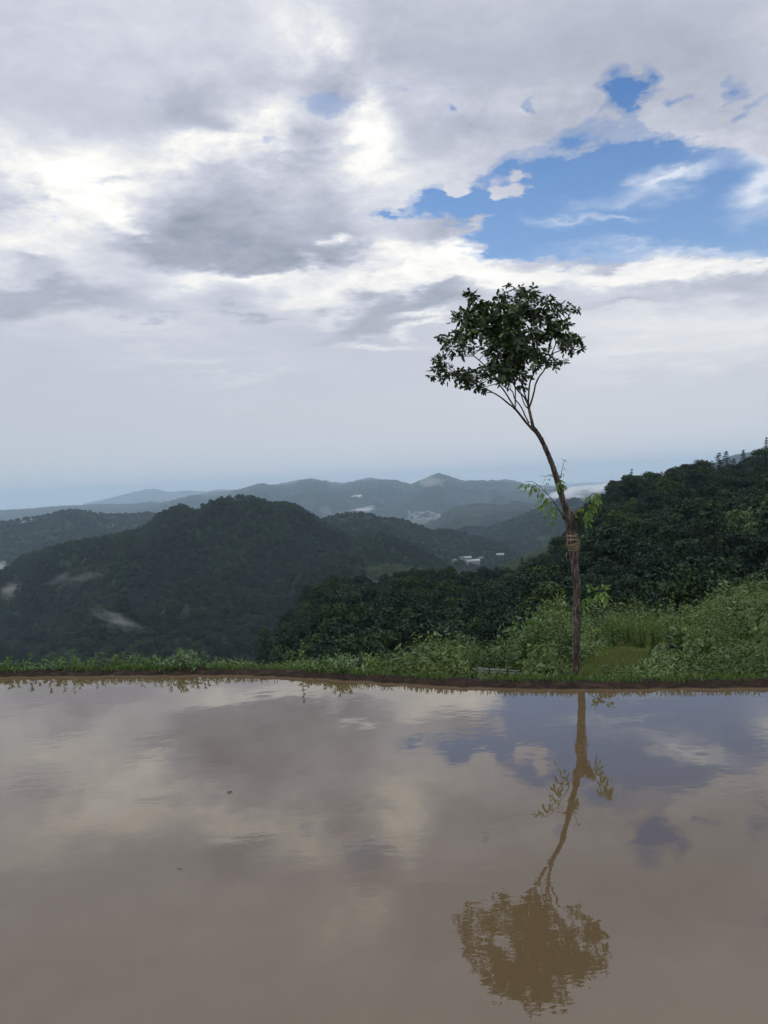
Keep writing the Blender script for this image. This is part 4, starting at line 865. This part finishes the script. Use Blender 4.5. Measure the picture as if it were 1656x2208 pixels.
PR = {'tall': lambda: proto_weed(1, 1, 0, .22, .075, 26, M_weed, 'tall_weed'), 'clump': lambda: proto_weed(2, 9, .6, .40, .06, 15, M_weedp, 'leafy_weed', .8),
      'weed': lambda: proto_weed(3, 6, .42, .32, .075, 15, M_weed, 'leafy_weed', .75), 'feather': lambda: proto_feather(4, 'feathery_weed'),
      'tuft': lambda: proto_tuft(5, 'grass_tuft', M_weedp), 'bush': lambda: proto_bush(6, 'bush', M_bush), 'dbush': lambda: proto_bush(7, 'bush', M_dbush, 1800, .04), 'lbush': lambda: proto_bush(8, 'bush', M_lbush, 2600, .026, .75)}
made = {}
HT = {'tall': 1.05, 'clump': 1.08, 'weed': 1.1, 'feather': 1.05, 'tuft': 1.1, 'bush': 1.0, 'dbush': 1.0, 'lbush': 1.0}
def plant(k, px, pytop, ds, label, group=None, cat=None, wide=1.0, rot=None, r=None):
    wide = wide * {'weed': 1.25, 'clump': 1.2, 'feather': 1.2}.get(k, 1)
    az0 = azel(px, 1440)[0]; r = r or float(shore_r(az0)) + ds; p = at_r(px, pytop, r); zt = float(ground_z(math.atan2(p.x, p.y), math.hypot(p.x, p.y)))
    if ds < .3 and r is None: zt = .03
    s = max(.06, (p.z - zt) / HT[k]); rz = random.uniform(0, 6.28)
    if k not in made: made[k] = PR[k](); t = made[k]; t.location = (p.x, p.y, zt); t.rotation_euler = (0, 0, rz); t.scale = (s * wide, s * wide, s)
    else: t = copy_tree(made[k], (p.x, p.y, zt), rz, (s * wide, s * wide, s))
    if 'h' in t: del t['h']
    tag(t, label, cat or {'bush': 'bush', 'dbush': 'bush', 'lbush': 'bush', 'tuft': 'grass tuft'}.get(k, 'weed'), group); return t
plant('tall', 646, 1375, .27, 'tallest single-stalk weed standing up from the bank', wide=.75)
plant('clump', 392, 1398, .20, 'tallest clump of pale narrow-leaved weed on the left bank')
plant('weed', 433, 1402, .22, 'leafy weed just right of the tallest pale clump on the left bank')
plant('feather', 162, 1399, .34, 'bright feathery weed left of the row of pale clumps', wide=1.1)
plant('feather', 254, 1401, .34, 'broadest bright feathery weed on the left bank', wide=1.6)
plant('feather', 313, 1409, .36, 'duller feathery weed between the broad feathery one and the pale clumps', wide=1.2)
plant('weed', 57, 1405, .24, 'tallest leafy weed near the left edge of the bank', wide=.8)
plant('weed', 203, 1406, .24, 'upright leafy weed between the two bright feathery weeds', wide=.7)
plant('dbush', 527, 1415, .9, 'low dark bush behind the bank, left of the tallest stalk', wide=1.3)
plant('dbush', 770, 1411, 1.1, 'low dark bush behind the bank, right of the row of pale weeds', wide=1.2)
GW = 'weeds growing along the top of the bank'
for px, py, k in ((7,1414,'weed'),(30,1412,'weed'),(84,1416,'weed'),(105,1408,'weed'),(128,1414,'weed'),(341,1408,'clump'),(355,1412,'weed'),(372,1409,'clump'),(410,1413,'clump'),(473,1416,'clump'),(500,1418,'clump'),(487,1421,'weed'),(548,1417,'weed'),(591,1417,'weed'),(572,1426,'weed'),(611,1423,'weed'),(629,1419,'weed'),(660,1417,'clump'),(668,1424,'weed'),(694,1410,'weed'),(715,1411,'clump'),(734,1412,'clump'),(750,1414,'clump'),(185,1420,'weed'),(225,1420,'weed'),(285,1420,'weed'),(450,1420,'weed'),(-12,1410,'weed'),(145,1421,'weed'),(18,1420,'weed'),(44,1420,'weed'),(70,1413,'weed'),(116,1418,'weed'),(175,1415,'weed'),(193,1419,'weed'),(240,1417,'weed'),(270,1415,'weed'),(300,1420,'weed'),(325,1416,'weed'),(384,1405,'clump'),(400,1404,'clump'),(362,1415,'clump'),(422,1411,'weed'),(441,1409,'weed'),(460,1421,'weed'),(516,1423,'weed'),(535,1424,'weed'),(560,1424,'weed'),(580,1423,'weed'),(600,1426,'weed'),(620,1423,'weed'),(640,1421,'clump'),(650,1419,'weed'),(680,1425,'weed'),(704,1416,'clump'),(725,1416,'clump'),(742,1418,'clump'),(765,1428,'weed'),(800,1430,'weed'),(835,1434,'weed')):
    plant(k, px, py + random.uniform(-6, 9), random.uniform(.15, .32), 'leafy green weed on the bank top, one of many' if k == 'weed' else 'pale narrow-leaved weed clump on the bank, lower than the tallest', GW if k == 'weed' else 'pale weed clumps along the left bank')
for px, py in ((1120,1452),(1165,1440),(1205,1438),(1228,1432),(1300,1441),(1395,1440),(1405,1420),(1485,1446),(1520,1448),(1553,1452),(1570,1448),(1625,1432),(1010,1432),(930,1428),(1640,1440)):
    plant('tuft' if px not in (1405,) else 'clump', px, py, random.uniform(.3, .6), 'pale arching grass tuft at the edge of the right bank' if px != 1405 else 'whitish leafy weed beside the dark broad-leaved shrub', 'pale grass tufts along the right bank' if px != 1405 else None)
for px, py, k, ds, wd, lb in ((834,1400,'bush',2.0,.9,'dark green bush at the left end of the row behind the bank'),(868,1394,'bush',2.8,.9,'second bush from the left in the row behind the bank'),(925,1384,'lbush',3.0,.85,'tallest light green bush left of the pole stack'),(965,1385,'lbush',3.2,.9,'light green bush right of the tallest one, left of the pole stack'),
   (1007,1391,'lbush',3.0,.9,'pale bush behind the left end of the pole stack'),(1058,1396,'bush',3.2,1.0,'green bush right behind the pole stack'),(1095,1392,'lbush',4.0,1.0,'light green bush where the right meadow begins to rise'),(898,1402,'dbush',2.4,.8,'small dark bush in front of the tall light green bush'),
   (1135,1372,'lbush',6.0,1.1,'bush at the top left corner of the right meadow'),(1178,1356,'lbush',9.0,1.3,'bright bush on the meadow edge, just left of the trunk'),(1300,1335,'dbush',12.,1.2,'dark bush at the far edge of the meadow right of the trunk'),(1455,1362,'dbush',4.6,.9,'dark broad-leaved shrub at the right end of the mown clearing'),(1472,1390,'dbush',3.6,.9,'lower dark shrub in front of the broad-leaved one'),
   (1520,1322,'bush',10.,1.2,'rounded bush on top of the right-hand slope'),(1600,1300,'bush',11.,1.3,'bush high on the slope near the right edge'),(1645,1285,'lbush',10.,1.2,'topmost bush of the slope at the right edge')):
    plant(k, px, py, ds, lb, None, wide=wd)

GM = 'taller weeds scattered over the meadow behind the right bank'
for i in range(70):
    px = random.choice([random.uniform(1130, 1240), random.uniform(1460, 1680), random.uniform(1240, 1480)]); ds = random.uniform(2.0, 13) if not 1240 < px < 1470 else random.uniform(9, 13)
    az0 = azel(px, 1440)[0]; r = float(shore_r(az0)) + ds; z0 = float(ground_z(az0, r)); q = project(*[np.array([v]) for v in (r * math.sin(az0), r * math.cos(az0), z0 + random.uniform(.35, .75))])
    t = plant(random.choice(['weed', 'feather', 'weed']), float(q[0][0]), float(q[1][0]), ds, 'taller green weed rising out of the meadow behind the right bank', GM, wide=.7)

# ---------------------------------------------------------------- ground cover
def inside(px, py, poly):
    c = np.zeros(px.shape, bool); n = len(poly)
    for i in range(n):
        x0, y0 = poly[i]; x1, y1 = poly[(i + 1) % n]; c ^= ((y0 > py) != (y1 > py)) & (px < (x1 - x0) * (py - y0) / (y1 - y0 + 1e-9) + x0)
    return c
CLEAR = [(1240,1468),(1262,1432),(1300,1408),(1345,1392),(1400,1386),(1450,1384),(1444,1400),(1420,1425),(1400,1445),(1405,1468)]
def under(n, a0, a1, s0, s1_, hfun, size, m, name, lab, clear=False, seed=3, asp=.6, pw=1.0):
    rr = np.random.default_rng(seed); a = rr.uniform(a0, a1, n); s = s0 + (s1_ - s0) * rr.random(n) ** pw; r = shore_r(a) + s
    z = ground_z(a, r); x, y = r * np.sin(a), r * np.cos(a); px, py = project(x, y, z); ins = inside(px + 26 * fbm(x * 3, y * 3, 3, 50), py + 14 * fbm(x * 3, y * 3, 3, 51), CLEAR); keep = ins if clear else ~ins
    x, y, z, s, r, px = x[keep], y[keep], z[keep], s[keep], r[keep], px[keep]; h = hfun(x, y, s, px); u = rr.random(len(x)) ** .7
    h = h * np.where((px > 1205) & (px < 1300) & (s < 2.6), .3, 1)
    h = h * np.where((px > 1012) & (px < 1130) & (s < 2.4), .25, 1)
    P = np.stack([x, y, z + h * u], -1); return P, r, size
def addcover(name, parts, m, lab, cat='ground cover', tilt=.6, asp=.5, seed=1):
    Vs, Fs, o = [], [], 0
    for i, (P, r, size) in enumerate(parts):
        rr = np.random.default_rng(seed + i); up = np.tile([0, 0, 1.0], (len(P), 1)); up[:, :2] += rr.normal(size=(len(P), 2)) * .5
        v, f = leafcloud(P, up, 1.0, seed + i, tilt, asp); c = np.repeat(P, 4, 0); k = np.repeat(size * (.6 + .4 * r / 7.5), 4)[:, None]
        Vs.append(c + (v - c) * k); Fs.append(f + o); o += len(v)
    ob = obj(name, mesh(name, np.concatenate(Vs), np.concatenate(Fs), m)); tag(ob, lab, cat, None, 'stuff'); return ob
rad = math.radians
hl = lambda x, y, s, px: (.03 + .10 * np.clip(fbm(x * 2.2, y * 2.2, 3, 3) + .55, 0, 1.2)) * np.clip(s / .5, .3, 1)
def hr(x, y, s, px):
    big = np.clip((s - 1.0) / 3.0, 0, 1) * np.where((px > 1225) & (px < 1475) & (s < 9) | (px > 1005) & (px < 1140) & (s < 2.6), 0.0, 1.0); return (.05 + .10 * np.clip(s, 0, 1)) + big * (.12 + .75 * np.clip(fbm(x * .9, y * .9, 4, 13) + .4, 0, 1.4) ** 1.3)
addcover('undergrowth', [under(60000, rad(-36), rad(1), .25, 2.6, hl, .017, None, '', '', seed=1), under(120000, rad(-2), rad(38), .9, 5, hr, .020, None, '', '', seed=2), under(150000, rad(2), rad(38), 4.5, 19, hr, .020, None, '', '', seed=4)], M_under, 'leafy green weeds matted over the bank and the slope beyond it')
def patch(n, a0, a1, s0, s1_, hh, size, sd):
    P, r, sz = under(n, a0, a1, s0, s1_, hh, size, None, '', '', seed=sd); k = fbm(P[:, 0] * 1.3, P[:, 1] * 1.3, 3, 90 + sd) > .16; return P[k], r[k], sz
addcover('undergrowth', [patch(26000, rad(-36), rad(2), .3, 2.0, hl, .030, 5), patch(60000, rad(0), rad(38), 1.0, 17, lambda x, y, s, px: hr(x, y, s, px) * 1.12 + .03, .038, 6)], M_bush, 'patches of darker broad-leaved weeds scattered through the bank and meadow growth', tilt=.45, asp=.7)
def blades(n, a0, a1, s0, s1_, h0, h1, w, m, name, lab, clear, seed):
    rr = np.random.default_rng(seed); a = rr.uniform(a0, a1, n); s = s0 + (s1_ - s0) * rr.random(n); r = shore_r(a) + s; z = np.where(s < .33, .03, ground_z(a, r)); z = np.where(s < .33, np.interp(s, [0, .15, .22, .33], [.02, .045, .02, -.06]), z)
    x, y = r * np.sin(a), r * np.cos(a)
    if clear is not None:
        px, py = project(x, y, z); k = inside(px, py, CLEAR) == clear; x, y, z, r = x[k], y[k], z[k], r[k]
    if clear is None:
        k = fbm(x * 2.2, y * 6, 3, 71) + rr.normal(size=len(x)) * .12 > -.12; x, y, z, r = x[k], y[k], z[k], r[k]
    n = len(x); th = rr.uniform(0, 2 * PI, n); h = rr.uniform(h0, h1, n); ww = w * rr.uniform(.6, 1.3, n) * r / 7; ln = rr.uniform(.1, .7, n) * h; dx, dy = np.cos(th), np.sin(th)
    t2 = rr.uniform(0, 2 * PI, n); ex, ey = np.cos(t2) * ww, np.sin(t2) * ww
    V = np.stack([np.stack([x - ex, y - ey, z - .01], -1), np.stack([x + ex, y + ey, z - .01], -1), np.stack([x + ex * .7 + dx * ln * .4, y + ey * .7 + dy * ln * .4, z + h * .6], -1), np.stack([x + dx * ln, y + dy * ln, z + h], -1)], 1).reshape(-1, 3)
    ob = obj(name, mesh(name, V, np.arange(4 * n).reshape(-1, 4), m)); tag(ob, lab, 'grass', None, 'stuff')
blades(36000, rad(-40), rad(40), .085, 1.0, .012, .05, .004, M_grassb, 'grass', 'bright green grass growing along the top of the mud bank', None, 11)
blades(330000, rad(8), rad(28), .5, 14, .02, .07, .0045, M_grass, 'grass', 'short olive grass of the clearing right of the leaning tree', True, 12)

# ---------------------------------------------------------------- stack of poles with two stakes
ps_ = empty('pole_stack', tuple(at_y(1075, 1452, 7.25)))
for k in range(11):
    b = MB(); y0 = 7.28 + (k % 4) * .05; py = 1457 - k * 1.5; a_ = np.array(at_y(1026 + random.uniform(-2, 8), py - 2 + random.uniform(-1.0, 1), y0)); c_ = np.array(at_y(1118 + random.uniform(-8, 4), py + 4 + random.uniform(-1.5, 1.5), y0 + random.uniform(-.05, .25)))
    b.tube(np.array([a_, (a_ + c_) / 2 + [0, 0, random.uniform(-.004, .004)], c_]) - np.array(ps_.location), .0050, 6); o = obj('pole', b.mesh('pole', M_pole, True), ps_)
tag(ps_, 'stack of thin grey poles lying behind the bank, left of the leaning tree', 'poles')
for px, t0, t1, lb in ((1055, 1436, 1456, 'thin dark stake at the middle of the pole stack'), (1094, 1441, 1470, 'taller thin stake at the right part of the pole stack')):
    b = MB(); a_ = np.array(at_y(px, t0, 7.15)); c_ = np.array(at_y(px + 1, t1 + 14, 7.15)); b.tube([c_, (a_ + c_) / 2, a_], [.008, .0075, .006], 7, .08); o = obj('stake', b.mesh('stake', M_fbark, True)); tag(o, lb, 'stake')
# floating bits
b = MB(); c_ = np.array(on_z(387, 1873, .002)); b.tube(c_ + np.array([[-.015, .004, 0], [-.005, .002, .001], [.005, -.002, .001], [.014, -.005, 0]]), [.0004, .0008, .0009, .0004], 5); tag(obj('twig', b.mesh('twig', M_fbark, True)), 'small dark twig floating alone low on the left of the water', 'twig')
b = MB(); c_ = np.array(on_z(495, 1708, .002)); b.tube(c_ + np.array([[-.018, .006, 0], [-.005, .0, .002], [.006, .002, .001], [.018, -.006, 0]]), [.0008, .0018, .0015, .0006], 6); b.tube(c_ + np.array([[-.004, -.014, 0], [0, 0, .004], [.008, .016, 0]]), [.0008, .0015, .0008], 5); tag(obj('plant_scrap', b.mesh('plant_scrap', M_fbark, True)), 'dark scrap of plant floating amid the bright cloud reflections', 'plant scrap')

# ---------------------------------------------------------------- air: haze and mist
b = MB(); b.box(-14000, 14000, -8000, 19000, -330, 190)
M_haze = bpy.data.materials.new('haze'); M_haze.use_nodes = True; nt = M_haze.node_tree; nt.nodes.clear()
pv = nt.nodes.new('ShaderNodeVolumePrincipled'); pv.inputs['Color'].default_value = (.60, .79, 1.0, 1); pv.inputs['Density'].default_value = 9.2e-5; pv.inputs['Anisotropy'].default_value = 0.0
mo = nt.nodes.new('ShaderNodeOutputMaterial'); nt.links.new(pv.outputs[0], mo.inputs['Volume']); hzo = obj('haze', b.mesh('haze', M_haze)); hzo['kind'] = 'stuff'
def mist(px, py, wpx, hpx, dens, rot, label, toward=20, dist=None, thick=1.0, seed=0):
    p = (at_r(px, py, dist) if dist else hit(px, py)); 
    if p is None: return
    d = (p - CAM).length; p = p + (CAM - p).normalized() * toward; d = (p - CAM).length
    m = bpy.data.materials.new('mist'); m.use_nodes = True; nt = m.node_tree; nt.nodes.clear(); pv = nt.nodes.new('ShaderNodeVolumePrincipled'); mo = nt.nodes.new('ShaderNodeOutputMaterial')
    tcn = nt.nodes.new('ShaderNodeTexCoord'); mp = nt.nodes.new('ShaderNodeMapping'); mp.inputs['Location'].default_value = (seed, seed * 2, 0); nz = nt.nodes.new('ShaderNodeTexNoise'); nz.inputs['Scale'].default_value = 1.7; nz.inputs['Detail'].default_value = 4
    nt.links.new(tcn.outputs['Object'], mp.inputs[0]); nt.links.new(mp.outputs[0], nz.inputs['Vector'])
    ln = nt.nodes.new('ShaderNodeVectorMath'); ln.operation = 'LENGTH'; nt.links.new(tcn.outputs['Object'], ln.inputs[0])
    a = nt.nodes.new('ShaderNodeMath'); a.operation = 'SUBTRACT'; nt.links.new(nz.outputs['Fac'], a.inputs[0]); a.inputs[1].default_value = .28
    l2 = nt.nodes.new('ShaderNodeMath'); l2.operation = 'MULTIPLY_ADD'; nt.links.new(ln.outputs['Value'], l2.inputs[0]); l2.inputs[1].default_value = -.42; nt.links.new(a.outputs[0], l2.inputs[2])
    mx = nt.nodes.new('ShaderNodeMath'); mx.operation = 'MULTIPLY'; mx.use_clamp = False; nt.links.new(l2.outputs[0], mx.inputs[0])
    w = wpx / F0 * d / 2; mx.inputs[1].default_value = dens * 9 / w; mm = nt.nodes.new('ShaderNodeMath'); mm.operation = 'MAXIMUM'; nt.links.new(mx.outputs[0], mm.inputs[0]); mm.inputs[1].default_value = 0
    nt.links.new(mm.outputs[0], pv.inputs['Density']); pv.inputs['Color'].default_value = (.97, .98, 1, 1); nt.links.new(pv.outputs[0], mo.inputs['Volume'])
    h = hpx / F0 * d / 2; bb = MB(); th = np.linspace(0, PI, 13)[1:-1]; ph = np.linspace(0, 2 * PI, 20, endpoint=False); T_, P_ = np.meshgrid(th, ph, indexing='ij')
    Vs = np.concatenate([np.stack([np.sin(T_) * np.cos(P_), np.sin(T_) * np.sin(P_), np.cos(T_)], -1).reshape(-1, 3), [[0, 0, 1], [0, 0, -1]]]); F4 = [[i * 20 + j, (i + 1) * 20 + j, (i + 1) * 20 + (j + 1) % 20, i * 20 + (j + 1) % 20] for i in range(10) for j in range(20)]
    F3 = [[220, j, (j + 1) % 20, (j + 2) % 20] for j in range(0, 20, 2)] + [[221, 200 + (j + 2) % 20, 200 + (j + 1) % 20, 200 + j] for j in range(0, 20, 2)]
    me = mesh('mist', Vs, F4 + F3, m, True); o = obj('mist', me); o.location = p; o.scale = (w, w * thick, h)
    az0 = math.atan2(p.x, p.y); o.rotation_euler = (0, rad(rot), -az0); tag(o, label, 'mist', None, 'stuff')
mist(35, 1272, 140, 50, .2, -8, 'small puff of mist near the foot of the dark hill at far left', seed=1, toward=14)
mist(0, 1225, 60, 60, .5, 0, 'mist rising at the left edge beyond the dark hill', seed=2, toward=14)
mist(190, 1240, 230, 60, .17, -12, 'thin streak of mist across the upper left of the dark hill', seed=3, toward=14)
mist(258, 1342, 160, 60, .16, 24, 'slanting wisp of mist low on the dark hill', seed=4, toward=14)
mist(770, 1070, 36, 12, 2.0, 0, 'tiny white cloud on the blue mountain flank, left of the peak', seed=5, toward=120)
mist(790, 1097, 110, 20, .8, -3, 'pale mist lying in the valley under the blue mountain', seed=6, toward=120)
mist(1235, 1062, 190, 46, 2.2, 0, 'white fog bank pouring over the blue mountain behind the leaning trunk', seed=7, dist=5200, toward=0)
mist(1310, 1052, 200, 50, 2.6, 0, 'dense white fog bank against the steep right ridge', seed=8, dist=5600, toward=0)
mist(1150, 1052, 120, 16, .8, 0, 'faint fog along the blue mountain crest left of the trunk', seed=9, dist=5900, toward=0)
